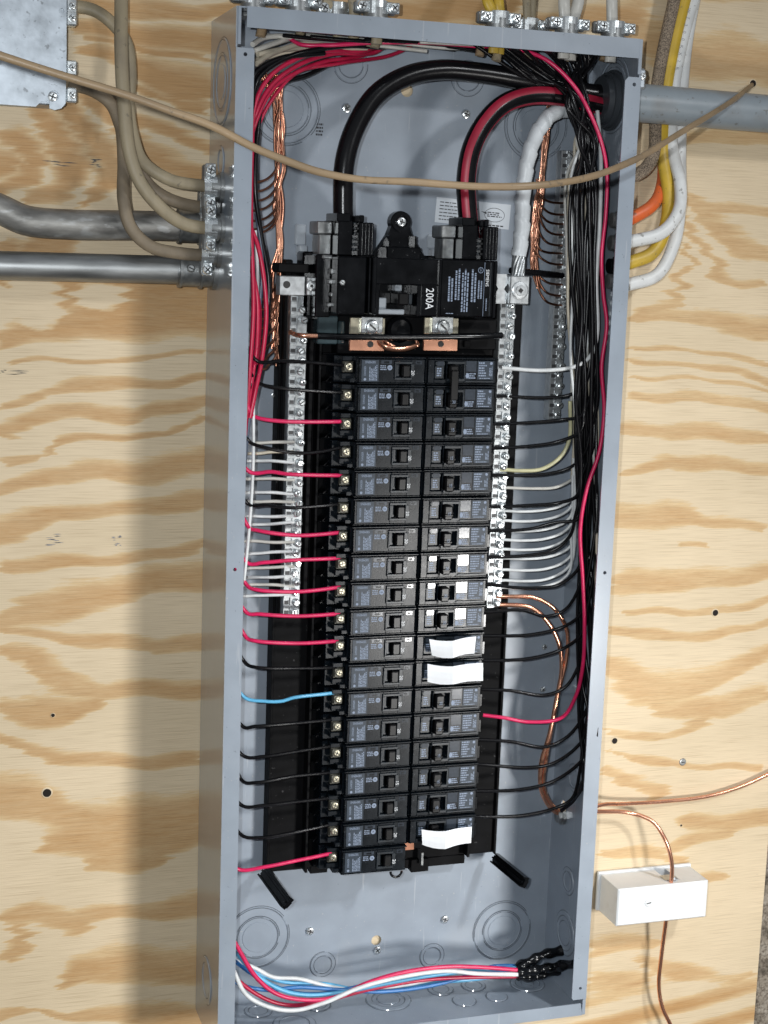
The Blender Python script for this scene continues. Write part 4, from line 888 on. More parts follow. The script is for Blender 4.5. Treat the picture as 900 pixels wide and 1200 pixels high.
# white wires into the left bar
NL = [(518, 'g'), (530, 't'), (541, 'w'), (562, 'g'), (578, 'w'), (589, 'g'), (603.5, 'w'), (613, 'w'), (635, 'g'), (647, 'w'), (664, 'g'), (675, 'w'), (686, 'g'), (697, 'w')]
wm = {'g': WGRY, 't': WTAN, 'w': WWHT}
for i, (py, t) in enumerate(NL):
    rnd = random.Random(50 + i); e = at(340, py + rnd.uniform(-1, 1), -.040); s0 = at(300, py + rnd.choice((-1, 1, 1.5)), -.034)
    hx = .004 + .01 * rnd.random()
    pts = [(hx, -.03 - .02 * rnd.random(), .84), (hx, -.035, max(s0.z + .08, .6)), (hx + .003, -.034, s0.z + .022), (.022, -.034, s0.z + .002), s0, s0.lerp(e, .5) + Vector((0, -.001, rnd.uniform(-.001, .001))), e, e + Vector((.004, 0, 0))]
    wire(pts, .0015, wm[t], f'{"yellowed" if t == "t" else ("off-white" if t == "g" else "white")} wire, {ORD[i]} from the top of those entering the left screw bar', group='white wires entering the left screw bar', n=7)
# red and black wires visible inside the left flange, coming down from the top
VL = [
 ([(458,28,-.03),(450,44,-.03),(432,58,-.03),(380,60,-.05),(345,70,-.065),(316,90,-.075),(299,122,-.083),(295,180,-.086),(294,260,-.085),(297,360,-.083),(293,430,-.083),(286,520,-.082)], WRED, .0020, 'thick red wire from the top left corner down the left flange, outermost of its loom'),
 ([(466,30,-.025),(458,46,-.025),(440,61,-.025),(390,63,-.04),(350,76,-.055),(318,100,-.066),(299,135,-.076),(288,185,-.076),(289,250,-.074),(302,288,-.07),(309,325,-.07),(312,370,-.072),(307,420,-.075),(300,455,-.08),(293,490,-.082)], WRED, .0020, 'thick red wire swinging out from the left flange beside the copper ground arcs'),
 ([(462,30,-.022),(452,50,-.022),(425,65,-.022),(380,72,-.035),(345,86,-.045),(320,104,-.055),(299,145,-.066),(287,200,-.07),(289,290,-.069),(301,345,-.068),(301,400,-.072),(296,440,-.08),(290,480,-.082)], WRED, .0019, 'thick red wire, innermost of the three sweeping round the top left corner'),
 ([(440,34,-.02),(425,60,-.02),(395,71,-.02),(360,88,-.03),(328,98,-.04),(309,115,-.05),(303,145,-.058),(299,220,-.062),(307,280,-.06),(315,330,-.06),(313,380,-.062),(308,415,-.066),(298,440,-.078),(292,455,-.082)], WBLK, .0021, 'black wire curving below the red loom at the top left corner'),
 ([(450,55,-.045),(400,54,-.06),(340,66,-.07),(312,82,-.078),(300,98,-.083),(295,130,-.084),(293,300,-.084)], WBLK, .0023, 'black wire running just above the red loom at the top left corner'),
 ([(380,62,-.06),(330,68,-.072),(305,80,-.08),(296,92,-.084),(290,140,-.084),(288,300,-.084)], WBLK, .0023, 'topmost black wire entering the top left corner behind the flange'),
 ([(300,250,-.06),(307,300,-.06),(305,350,-.06),(299,400,-.064),(298,440,-.07),(294,475,-.08),(289,520,-.082),(284,580,-.084)], WSLT, .0016, 'thin slate blue wire hanging just inside the left flange'),
 ([(299,270,-.06),(302,330,-.062),(300,390,-.066),(297,460,-.074),(297,520,-.078),(296,560,-.079),(292,620,-.081),(286,680,-.084)], WWHT, .0015, 'white wire hanging just inside the left flange, halfway down'),
 ([(490,34,-.02),(485,50,-.02),(460,64,-.02),(400,74,-.03),(350,84,-.038),(322,112,-.048),(302,150,-.055),(289,220,-.062),(292,300,-.06),(304,360,-.062),(301,430,-.072),(296,470,-.08)], WRED, .0017, 'thinner red wire tucked behind the thick ones at the top left corner'),
]
for l, m_, r_, lab in VL: wire(P(l, 0), r_, m_, lab, n=9)
# white and grey wires across the top left
for k, (l, m_) in enumerate([([(300,75,-.075),(320,62,-.06),(360,50,-.05),(420,46,-.04)], WTAN), ([(302,64,-.07),(330,58,-.055),(380,56,-.045),(430,56,-.035)], WTAN), ([(296,52,-.075),(310,44,-.06),(340,42,-.05),(380,44,-.04)], WGRY), ([(298,70,-.06),(315,66,-.05),(350,58,-.04),(400,52,-.03)], WTAN), ([(296,60,-.07),(318,52,-.06),(345,44,-.045),(370,38,-.04)], WGRY)]):
    wire(P(l, 0), .0023, m_, f'off-white wire in the top left corner, {["lowest and longest", "second lowest", "highest, nearest the flange notch", "partly hidden by its neighbours", "short and steep"][k]}', group='off-white wires in the top left corner')
# pink wire crossing the whole top and running down the right side to the red-fed breaker
PK = [(337,43,-.05),(352,52,-.06),(380,53,-.065),(440,50,-.06),(500,50,-.06),(560,54,-.06),(600,56,-.065),(640,70,-.07),(672,100,-.078),(690,130,-.08),(704,165,-.085),(711,200,-.086),(710,250,-.086),(705,300,-.086),(707,345,-.086),(711,380,-.087),(705,430,-.086),(708,480,-.087),(702,530,-.087),(688,572,-.085),(680,620,-.085),(683,680,-.086),(685,730,-.088),(683,780,-.086),(675,815,-.08),(658,841,-.07),(620,846,-.06),(590,841,-.056),(566,838,-.05)]
wire(P(PK, 0), .00185, WPNK, 'long bright red wire crossing the top and running down the right side to a breaker', n=9)
# right hand black wires
RW = {1: [(588,464),(640,467),(670,463),(686,448)], 2: [(583,497),(620,496),(660,492),(681,487)], 3: [(582,525),(620,524),(655,518),(680,505)], 4: [(583,557),(640,556),(670,547),(686,529)],
 5: [(580,594),(620,593),(655,588),(676,581)], 6: [(578,622),(620,620),(650,613),(677,608)], 7: [(577,653),(620,651),(650,645),(668,627),(674,605)], 8: [(575,685),(605,688),(632,690),(655,685),(677,667)],
 9: [(572,717),(612,716),(640,722),(662,714),(678,690)], 10: [(572,745),(620,744),(660,735),(680,720)], 11: [(572,774),(620,772),(660,760),(682,742)], 12: [(570,808),(600,809),(638,815),(663,804),(680,775),(684,740)],
 14: [(565,867),(600,870),(638,875),(665,862),(686,835)], 15: [(565,896),(620,899),(650,893),(682,868)], 16: [(563,927),(610,926),(650,915),(684,888)], 17: [(560,957),(610,957),(650,948),(670,935),(679,905),(684,860)]}
def bundle_top(rnd, i, y):
    sx_ = 560 + 150 * ((i * 5) % 17) / 17 + rnd.uniform(-4, 4)
    return [(sx_, 52, -.055 - .03 * rnd.random()), (sx_ + (690 - sx_) * .45, 66 + 10 * rnd.random() + (690 - sx_) * .18, -.06), (676 + rnd.uniform(-14, 14), 118 + rnd.uniform(-14, 10), y), (690 + rnd.uniform(-12, 10), 165, y)]
for i, l in RW.items():
    rnd = random.Random(100 + i); j = rnd.uniform(-13, 11); y = -.05 - .035 * rnd.random()
    pts = bundle_top(rnd, i, y); my = l[-1][1]; yy = 215
    while yy < my - 55:
        base = 689 + (0 if yy < 420 else -2) + (2 if yy > 560 else 0)
        pts.append((base + j + rnd.uniform(-3.5, 3.5), yy, y)); yy += rnd.uniform(60, 95)
        if yy > 520: y = min(y, -.07); 
    pts.append((l[-1][0] + 5, my - 22, -.076)); pts.append((*l[-1], -.074))
    end = [(q[0], q[1]) for q in l[::-1][1:]]
    end = [(a_, b_ + (rnd.uniform(-1.4, 1.4) if k_ < len(end) - 1 else 0)) for k_, (a_, b_) in enumerate(end)]
    for k, q in enumerate(end): pts.append((*q, -.072 + .024 * (k + 1) / len(end)))
    pts.append((l[0][0] - 6, l[0][1], -.047))
    nm = ORD[i] if i < 17 else 'eighteenth'
    wire(P(pts, 0), WR, WBLK, f'black wire leaving the right bundle into the {nm} row of the right breaker column', group='black wires feeding the right column', n=8)
# white one at the top pair
wire(P([(700,130,-.06),(704,180,-.07),(703,260,-.08),(699,330,-.08),(700,390,-.08),(694,414,-.078),(678,428,-.07),(640,434,-.06),(588,431,-.052)], 0), .0019, WWHT, 'white wire with a blunt end going into the top of the right breaker column', n=9)
# further black, grey and white wires filling the bundle
for k in range(15):
    rnd = random.Random(300 + k); j = rnd.uniform(-17, 12); y = -.022 - .05 * rnd.random(); m_ = WBLK
    pts = bundle_top(rnd, k + 3, y); yy = 215; stop = rnd.choice((520, 600, 700, 900, 930, 700))
    while yy < stop:
        pts.append((687 + j * (1 if yy < 400 else .6) + (3 if yy > 560 else 0) + rnd.uniform(-4, 4), yy, y)); yy += rnd.uniform(55, 90)
        if yy > 480: y = min(y, -.062)
    if stop >= 900: pts += [(684, 915, -.07), (672, 938, -.055), (658, 950, -.045)]
    wire(P(pts, 0), WR * rnd.uniform(.95, 1.2), m_, 'black wire packed inside the thick bundle along the right wall', group='black wires packed in the right bundle', n=8)
for k in range(11):
    rnd = random.Random(400 + k); pk = 664 + k * 3.1; y = -.042 - .030 * rnd.random()
    top = [(686 + rnd.uniform(-6, 8), 138, y), (680 + rnd.uniform(-6, 5), 165, y)]
    stop = [520, 560, 600, 610, 640, 650, 700, 620, 580, 640, 700][k]; pts = top; yy = 205
    while yy < stop - 40:
        pts.append((pk + rnd.uniform(-2.5, 2.5) + (4 if yy > 420 else 0), yy, y)); yy += rnd.uniform(50, 85)
    pts.append((pk + 3, stop, y))
    wire(P(pts, 0), .0014, [WGRY, WTAN, WWHT][k % 3], f'pale wire among the black ones of the right bundle, {ORD[k]} from its left side', group='pale wires in the right bundle', n=7)
# white and yellowish wires into the right bar
NR = [(551, (667, 515), WYLW, .0019, 'pale yellow wire entering the right screw bar above all the white ones'), (572, (685, 540), WGRY, .0015, None), (599, (671, 582), WWHT, .0014, None), (610.5, (671, 590), WWHT, .0014, None), (622, (670, 602), WWHT, .0014, None), (633, (670, 612), WWHT, .0014, None), (644, (670, 622), WWHT, .0014, None), (654.5, (672, 634), WWHT, .0014, None), (668, (672, 645), WWHT, .0014, None), (680.5, (671, 655), WWHT, .0014, None), (689, (668, 668), WWHT, .0013, None)]
for i, (py, en, m_, r_, lab) in enumerate(NR):
    ex, ey = en; sxp = 589
    pts = [(ex + 1, ey - 45, -.062), (ex, ey, -.06), (ex - 10, ey + (py - ey) * .55, -.058), (ex - 32, py - 1.5, -.055), (ex - 60, py + .5, -.05), (sxp + 3, py - .5, -.046), (sxp - 6, py, -.044)]
    wire(P(pts, 0), r_, m_, lab or f'white wire, {ORD[i - 1]} from the top of those entering the right screw bar', group='pale wires entering the right screw bar', n=7)
# bare copper pair from right bar down and out through the wall
hz = at_x(657, 952, W).z
for k, l in enumerate(([(582,699),(600,699),(625,700),(648,712),(664,738),(664,770),(655,810),(647,850),(640,890),(637,920),(646,942),(655,950)], [(580,709),(598,709),(622,712),(640,727),(655,755),(658,785),(652,820),(644,860),(634,895),(634,925),(643,944),(654,953)])):
    pts = [at(px, py, -.046 - .012 * math.sin(min(1, j / 4) * 1.57) + (.026 if j > 7 else 0) * (j - 7) / 4) for j, (px, py) in enumerate(l)]
    pts += [Vector((W + .004, -.031, hz + .002 * k))]
    out = [(706, 943 + 8 * k, -.022)] + ([(730,942,-.014),(780,939,-.008),(830,933,-.006),(870,921,-.006),(905,905,-.006),(960,880,-.006)] if k == 0 else [(740,953,-.02),(765,963,-.03),(780,985,-.04),(787,1010,-.042),(787,1028,-.040),(783,1055,-.035),(780,1082,-.03),(775,1120,-.022),(772,1155,-.02),(776,1180,-.02),(787,1205,-.02),(800,1260,-.02)])
    wire(pts + [at(*q) for q in out], .0019 if k == 0 else .0021, COP, ['bare copper wire leaving the panel and rising to the right edge', 'bare copper wire leaving the panel and dropping through the white bonding block'][k], 'copper_wire', n=9, seg=10)
mb = MB(); mb.lathe((W - T, -.030, hz), (-1, 0, 0), [(.0095, 0), (.0095, .003), (.007, .0032), (.007, .007), (.0055, .0072)], 8, False)
tag(mb.build('bushing', DZINC), 'dull zinc bushing where the copper wires leave the right wall', 'bushing')
# copper ground looms
for side in (0, 1):
    for k in range(12):
        rnd = random.Random(500 + side * 50 + k)
        if side == 0:
            pts = [(303 + k * 2.7, 84 + 6 * rnd.random(), -.035), (316 + k * 1.4 + rnd.uniform(-2, 2), 112, -.03), (327 + rnd.uniform(-8, 7), 150, -.03 + rnd.uniform(-.006, .006)), (329 + rnd.uniform(-8, 7), 195, -.03), (328 + rnd.uniform(-8, 7), 240, -.028), (325 + rnd.uniform(-8, 7), 285, -.025), (322 + rnd.uniform(-8, 8), 330, -.022), (320 + rnd.uniform(-2, 7), 370 + rnd.uniform(0, 60), -.022)]
            lab = 'bare copper ground wire in the loom below the top left corner'; g = 'copper ground wires at the upper left'
        else:
            pts = [(646 + rnd.uniform(-4, 6), 122, -.045), (640 + rnd.uniform(-4, 4), 155, -.035), (635 + rnd.uniform(-5, 5), 200, -.03), (631 + rnd.uniform(-5, 5), 240, -.028), (627 + rnd.uniform(-5, 5), 275, -.026), (626 + rnd.uniform(-5, 4), 310, -.024), (631 + rnd.uniform(-3, 4), 338, -.024)]
            lab = 'bare copper ground wire in the loom beside the white taped cable'; g = 'copper ground wires at the upper right'
        wire(P(pts, 0), .00105, COP if k % 3 else COPD, lab, 'ground_wire', 'ground wire', g, n=8)
for i, py in enumerate([213, 224, 235, 246, 258, 268, 273, 350, 362, 373, 384, 396, 409, 421, 432]):
    rnd = random.Random(i); e = 302 if i < 7 else 309
    pts = [(326 + rnd.uniform(-2, 2), py - 30, -.030), (323, py - 14, -.034), (314, py - 4, -.04), (e + 2, py, -.045), (e - 8, py + 1, -.05)]
    wire(P(pts, 0), .0011, COPD, f'shade-darkened copper arc toward the left wall, {ORD[i] if i < 7 else ORD[i - 7]} down of the {"upper" if i < 7 else "lower"} set', 'ground_wire', 'ground wire', 'copper arcs toward the left wall', n=7)
for i, (py, dz) in enumerate(((237.5, 18), (251, 26), (262, 24), (274.5, 34), (287, 24), (296.6, 8), (309.5, 20), (333, 18), (346, 24), (357, 26))):
    e = 658.5 - i * .25; rnd = random.Random(i + 9)
    pts = [(629 + rnd.uniform(-2, 2), py - dz - 10, -.028), (632 + rnd.uniform(-2, 1), py - dz * .6, -.03), (640, py - dz * .15, -.029), (650, py, -.026), (e, py + .5, -.023), (e + 3, py + .5, -.02)]
    wire(P(pts, 0), .0011, COPD, f'dark copper arc from the right loom into the ground bar, {ORD[i]} from the top', 'ground_wire', 'ground wire', 'copper arcs into the right ground bar', n=7)
wire(P([(598, 317, -.05), (620, 319, -.045), (640, 321, -.035), (659, 323, -.026)], 0), .0030, WBLK, 'short thick black wire bridging from the big lug to the ground bar', n=6)

# service cables
ex = Vector((W + .01, -.052, CONZ))
A = thing('service_cable', at(402, 262, -.07), 'thick all-black service cable arching into the left lug of the main breaker', 'cable')
pts = P([(403,275,-.066),(402,235,-.066),(404,190,-.066),(416,150,-.064),(440,112,-.062),(475,90,-.06),(515,82,-.058),(560,85,-.056),(610,93,-.054),(655,101,-.05),(695,110,-.05)], 0) + [ex + Vector((0, 0, .008))]
mb = MB(); mb.tube(pts, .0088, 9, 18); mb.build('jacket', WBLK, A)
A = thing('service_cable', at(548, 262, -.07), 'thick black service cable with red stripes arching into the right lug', 'cable')
pts = P([(551,280,-.066),(547,240,-.066),(546,210,-.066),(552,175,-.066),(567,145,-.064),(590,122,-.062),(620,112,-.058),(655,113,-.056),(685,120,-.054)], 0) + [ex + Vector((0, .003, -.008))]
mb = MB(); mb.tube(pts, .0085, 9, 18); mb.build('jacket', WBLK, A)
SP = spline(pts, 9)
for a_, w_ in ((-.50, .40), (1.12, .24)):
    mb = MB(); T_ = [(SP[min(i + 1, len(SP) - 1)] - SP[max(i - 1, 0)]).normalized() for i in range(len(SP))]; vs = []
    for i, p in enumerate(SP):
        fr = Vector((0, -1, 0)); fr = (fr - T_[i] * fr.dot(T_[i])).normalized(); sd = T_[i].cross(fr)
        for q in (-1, -.5, 0, .5, 1):
            an = a_ + q * w_; vs.append(p + (fr * math.cos(an) + sd * math.sin(an)) * .00868)
    mb.add(vs, [(i * 5 + k, i * 5 + k + 1, i * 5 + k + 6, i * 5 + k + 5) for i in range(len(SP) - 1) for k in range(4)], True); mb.build('red_stripe', WDRD, A)
A = thing('neutral_cable', at(608, 322, -.06), 'white taped neutral cable with bare strands entering the big silver lug', 'cable')
pts = P([(607,322,-.056),(608,300,-.056),(612,265,-.056),(613,225,-.056),(619,185,-.056),(630,155,-.055),(648,133,-.052),(670,128,-.05)], 0)
mb = MB(); mb.tube(pts[1:], .0069, 14, 22, rf=lambda L, a: 1 + .20 * (((L / .016 + a / 6.2832) % 1.0) - .5), ref=(0, -1, 0)); mb.build('tape', TAPE, A)
mb = MB()
for k in range(9):
    a_ = k * .7; r = .0046
    q = [pts[0] + Vector((r * math.cos(a_), r * math.sin(a_), -.004)), pts[0].lerp(pts[1], .6) + Vector((r * math.cos(a_ + .7), r * math.sin(a_ + .7), 0)), pts[1] + Vector((r * math.cos(a_ + 1.5), r * math.sin(a_ + 1.5), .003))]; mb.tube(q, .0017, 5, 6)
mb.build('strands', ALU, A); mb = MB()
q0 = pts[-1] - Vector((.006, 0, 0))
for k in range(11):
    a_ = k * .57; r = .0045; o_ = Vector((0, r * math.cos(a_), r * math.sin(a_))); mb.tube([q0 + o_, q0 + Vector((.012, 0, -.001)) + Vector((0, r * math.cos(a_ + .8), r * math.sin(a_ + .8))), q0 + Vector((.028, 0, -.003)) + Vector((0, r * math.cos(a_ + 1.6), r * math.sin(a_ + 1.6)))], .0014, 5, 6)
mb.build('strands', ALU, A)

# bottom low-voltage style wires with black connectors
BW = [([(276,1106),(300,1145),(325,1165),(360,1172),(395,1168),(430,1152),(470,1140),(520,1133),(556,1133),(612,1137)], WPNK, .0021, -.066, 'red wire, front one of the bundle across the bottom'),
 ([(273,1136),(288,1165),(315,1180),(345,1184),(380,1175),(420,1158),(460,1147),(520,1138),(560,1141),(612,1142)], WWHT, .0021, -.068, 'white wire dipping lowest in the bundle across the bottom'),
 ([(278,1118),(300,1142),(330,1160),(360,1166),(400,1163),(450,1153),(500,1144),(560,1137),(612,1134)], WLBL, .0020, -.060, 'light blue wire in the bundle across the bottom'),
 ([(275,1150),(310,1160),(350,1157),(400,1160),(450,1162),(500,1156),(540,1146),(575,1133),(612,1132)], WBLU, .0020, -.054, 'darker blue wire in the bundle across the bottom'),
 ([(300,1135),(320,1145),(350,1147),(390,1157),(430,1161),(470,1155),(530,1144),(612,1140)], WWHT, .0020, -.050, 'white wire looping highest in the bundle across the bottom'),
 ([(278,1148),(310,1170),(340,1178),(380,1173),(430,1160),(500,1148),(612,1144)], WRED, .0020, -.058, 'darker red wire at the back of the bottom bundle'),
 ([(276,1126),(330,1150),(380,1153),(430,1161),(500,1152),(560,1147),(612,1138)], WLBL, .0020, -.048, 'light blue wire behind the others in the bottom bundle'),
 ([(280,1130),(310,1150),(345,1163),(380,1164),(420,1156),(500,1141),(612,1136)], WBLU, .0019, -.052, 'blue wire hugging the middle of the bottom bundle')]
for l, m_, r_, y, lab in BW:
    pts = [at(px, py, y) for px, py in l]; f0 = pts[0]
    pts = [Vector((.006, y, f0.z + .09)), Vector((.008, y, f0.z + .025))] + pts
    wire(pts, r_, m_, lab, n=8)
for l, y, lab in (([(606,1135),(625,1124),(640,1118),(658,1114)], -.06, 'black tape-wrapped connector angled up at the bottom right'), ([(606,1140),(630,1136),(650,1133),(672,1130)], -.066, 'black tape-wrapped connector pointing to the right flange'), ([(607,1144),(628,1144),(645,1139),(655,1135)], -.06, 'lowest black tape-wrapped connector at the bottom right')):
    rnd = random.Random(int(l[1][1])); ph = rnd.random() * 6
    r_ = at(l[0][0], l[0][1], y); mb = MB(); mb.tube(P(l, y), .0046, 12, 10, rf=lambda L, a: 1 + .16 * math.sin(L * 420 + ph) + .12 * math.sin(a * 3 + L * 260) + .1 * math.sin(L * 150 + 1), smooth=True)
    tag(mb.build('wire_connector', PLAS), lab, 'connector')

# ================================================================== CABLE CLAMPS
def clamp_meshes():
    b_ = MB()   # local: cable runs along +z, strap faces -y
    b_.lathe((0, 0, 0), (0, 0, 1), [(.0115, 0), (.0115, .003), (.0095, .0032), (.0095, .010)], 18)
    b_.cbox(-.0165, .0005, .006, .0165, .006, .015, .0012)
    s_ = MB(); s_.cbox(-.0172, -.0065, .0062, -.0070, -.0040, .0145, .0008); s_.cbox(.0070, -.0065, .0062, .0172, -.0040, .0145, .0008)
    n_ = 8
    for k in range(n_):
        a0, a1 = math.pi * k / n_, math.pi * (k + 1) / n_
        p = lambda a, r: (-r * math.cos(a), -.0050 - r * .55 * math.sin(a))
        (x0, y0), (x1_, y1), (x2, y2), (x3, y3) = p(a0, .0078), p(a1, .0078), p(a1, .0062), p(a0, .0062)
        vs = [(x0, y0, .0055), (x1_, y1, .0055), (x2, y2, .0055), (x3, y3, .0055), (x0, y0, .0152), (x1_, y1, .0152), (x2, y2, .0152), (x3, y3, .0152)]
        s_.add(vs, [(0, 1, 5, 4), (3, 2, 1, 0), (4, 5, 6, 7), (2, 3, 7, 6)], False)
    s_.lathe((0, 0, .005), (0, 0, 1), [(.009, 0), (.0092, .0005)], 12)
    return b_.mesh('clamp_body', DZINC), s_.mesh('strap', ZINC)
CB, CS = clamp_meshes(); SCL = [screw_mesh('screw', .0038, .0026, ZINC, 'cross', a, 14) for a in (.3, .9)]; lk = MB(); lk.lathe((0, 0, -.0045), (0, 0, 1), [(.0125, 0), (.013, .0012), (.0125, .003)], 8, False); LK = lk.mesh('locknut', DZINC)
proto_c = None
def clamp(loc, rot, label, group, dark=False):
    global proto_c
    if proto_c is None:
        r = bpy.data.objects.new('cable_clamp', None); COL.objects.link(r)
        for nme, me_ in (('clamp_body', CB), ('strap', CS), ('locknut', LK)): o = link(nme, me_); o.parent = r
        for k, x in enumerate((-.0125, .0125)): o = link('screw', SCL[k]); o.parent = r; o.location = (x, -.0063, .0104)
        proto_c = r
    else: r = copy_tree(proto_c)
    r.location = loc; r.rotation_euler = rot; r.scale = (1.12, 1.12, 1.12)
    for ch in r.children:
        if ch.name.startswith('screw'): ch.rotation_euler = (0, random.uniform(0, 3), 0)
    return tag(r, label, 'cable clamp', group)
TOPC = [(296, 10, -.072, 'leftmost zinc cable clamp on top of the panel'), (349, 13, -.072, 'second zinc cable clamp from the left on top of the panel'), (396, 18, -.045, 'set-back zinc clamp between the second and third front clamps'), (440, 22, -.072, 'zinc cable clamp holding the pale cables right of the top left group'),
        (583, 27, -.072, 'zinc cable clamp holding the yellow cable pair'), (618, 31, -.048, 'zinc cable clamp just right of the yellow cable pair'), (664, 34, -.072, 'zinc cable clamp holding two grey-white cables near the right'), (718, 38, -.072, 'rightmost zinc cable clamp on top of the panel')]
for k, (px, py, y, lab) in enumerate(TOPC):
    p = at_z(px, py + 5, H + .008); X_ = at(px, py, y).x
    clamp((X_, y, H), (0, 0, random.uniform(-.06, .06)), lab, 'cable clamps on top of the panel')
TC = [(378, 380, 396, SHTAN, .0045, -.05), (415, 414, 415, SHTAN, .0048, -.06), (440, 441, 442, SHTAN, .0050, -.074), (432, 434, 436, SHTAN, .0045, -.055), (572, 571, 580, SHYEL, .0050, -.074), (584, 584, 586, SHYEL, .0050, -.070), (616, 617, 618, SHTAN, .0040, -.055), (625, 624, 622, SHTAN, .0040, -.050), (662, 661, 662, WGRY, .0056, -.074), (679, 678, 670, WGRY, .0056, -.066), (717, 717, 717, WGRY, .0054, -.074)]
for k, (xa, xb, xc, m_, r_, y) in enumerate(TC):
    yb = TOPC[[2, 2, 3, 3, 4, 4, 5, 5, 6, 6, 7][k]][1]
    pts = [at(xa, -75, y * .35), at(xa, -25, y * .8), at(xb, 0, y)] + [Vector((at(xc, yb, y).x, y, H + .010)), Vector((at(xc, yb, y).x, y, H - .018))]
    lb = {4: 'left one of the yellow sheathed pair above the panel', 5: 'right one of the yellow sheathed pair above the panel', 8: 'left grey-white cable of the pair near the top right clamp', 9: 'right grey-white cable of the pair near the top right clamp', 10: 'grey-white cable into the rightmost top clamp'}
    dflt = {0: 'thin tan cable into the set-back top left clamp, left side', 1: 'tan cable into the set-back clamp, right side', 2: 'wider tan cable in front of its twin above the top left group', 3: 'tan cable behind the wider one above the top left group', 6: 'slim tan cable just right of the yellow pair', 7: 'slim tan cable second to the right of the yellow pair'}
    tag(MB().tube(pts, r_, 8, 12, flat=.62, ref=(0, 1, 0)).build('sheathed_cable', m_), lb.get(k) or dflt.get(k), 'cable', 'cables rising from the top clamps')
    # stripped sheath end inside
for k, (px, py, y) in enumerate(((303, 37, -.07), (349, 36, -.06), (392, 42, -.045), (437, 50, -.06), (560, 60, -.06), (580, 66, -.07), (620, 62, -.05), (664, 66, -.06), (705, 66, -.06))):
    p = at(px, py, y); mb = MB(); mb.tube([Vector((p.x, y, H - .004)), Vector((p.x + .002, y, p.z + .006)), Vector((p.x + .001, y - .002, p.z - .004))], .0042, 6, 8, rf=lambda L, a: 1 + .22 * math.sin(a * 3 + L * 300), flat=.6, ref=(0, 1, 0))
    tag(mb.build('sheath_end', [SHBGE, SHTAN][k % 2]), f'ragged sheath end of a cable hanging under the top flange, {ORD[k]} from the left', 'cable end', 'stripped cable ends under the top')
for k in range(8):   # wires lying right under the top
    rnd = random.Random(700 + k); sx_ = 300 + 32 * k
    wire([at_z(sx_, 40, H - .004 - .004 * rnd.random()) * 1 if False else at(sx_, 40 + k * 1.5, -.05 - .03 * rnd.random()), at(sx_ + 60, 46 + k, -.05 - .02 * rnd.random()), at(sx_ + 130, 50 + k * .8 + rnd.uniform(-2, 4), -.05), at(sx_ + 200, 56 + rnd.uniform(-2, 5), -.04 - .02 * rnd.random())], .0017, WBLK if k % 3 else WGRY, f'wire lying flat just under the top of the box, {ORD[k]} from the left', group='wires lying under the top of the box')
# left side clamps and cables
LC = [(220, -.058, 'uppermost of the zinc clamps on the left side'), (240, -.040, 'second zinc clamp down on the left side'), (268, -.062, 'third zinc clamp down on the left side, holding the front cable'), (297, -.050, 'lowest zinc cable clamp on the left side')]
for k, (py, y, lab) in enumerate(LC):
    z = at_x(266, py, 0).z; p = at(262, py, y)
    o = clamp((0, y, p.z), (0, -math.pi / 2, 0), lab, 'cable clamps on the left side')
    o.rotation_euler = Matrix(((0, 0, -1), (0, 1, 0), (1, 0, 0))).to_euler()
def lz(py, y): return at(262, py, y).z
CAB = [([(142,-60,-.03),(142,0,-.045),(142,60,-.058),(145,120,-.062),(152,180,-.065),(165,215,-.066),(190,245,-.066),(215,262,-.064),(240,267,-.062)], SHTAN, .0056, 'cream sheathed cable running straight down in front, then bending into the left side', 2),
 ([(78,6,-.02),(110,12,-.022),(132,28,-.024),(148,50,-.028),(153,85,-.03),(151,125,-.035),(156,160,-.045),(168,190,-.055),(200,211,-.06),(240,218,-.058)], SHTAN, .0052, 'cable looping from the top of the junction box to the uppermost left clamp', 0),
 ([(80,98,-.02),(108,106,-.022),(130,122,-.025),(142,150,-.03),(155,185,-.035),(175,218,-.04),(205,236,-.042),(240,242,-.040)], SHDRK, .0053, 'dusty brown cable from the lower junction box fitting to the second left clamp', 1),
 ([(108,104,-.018),(132,118,-.02),(142,150,-.03),(145,190,-.045),(145,235,-.055),(153,266,-.058),(175,288,-.056),(205,296,-.052),(240,298,-.050)], SHDRK, .0054, 'dusty cable making the lowest bend into the bottom left clamp', 3)]
for l, m_, r_, lab, ci in CAB:
    pts = [at(*q) for q in l]; py, y, _ = LC[ci]; z = at(262, py, y).z; pts += [Vector((-.012, y, z)), Vector((.01, y, z))]
    tag(MB().tube(pts, r_, 9, 14, flat=.7, ref=(0, 1, 0)).build('sheathed_cable', m_), lab, 'cable')
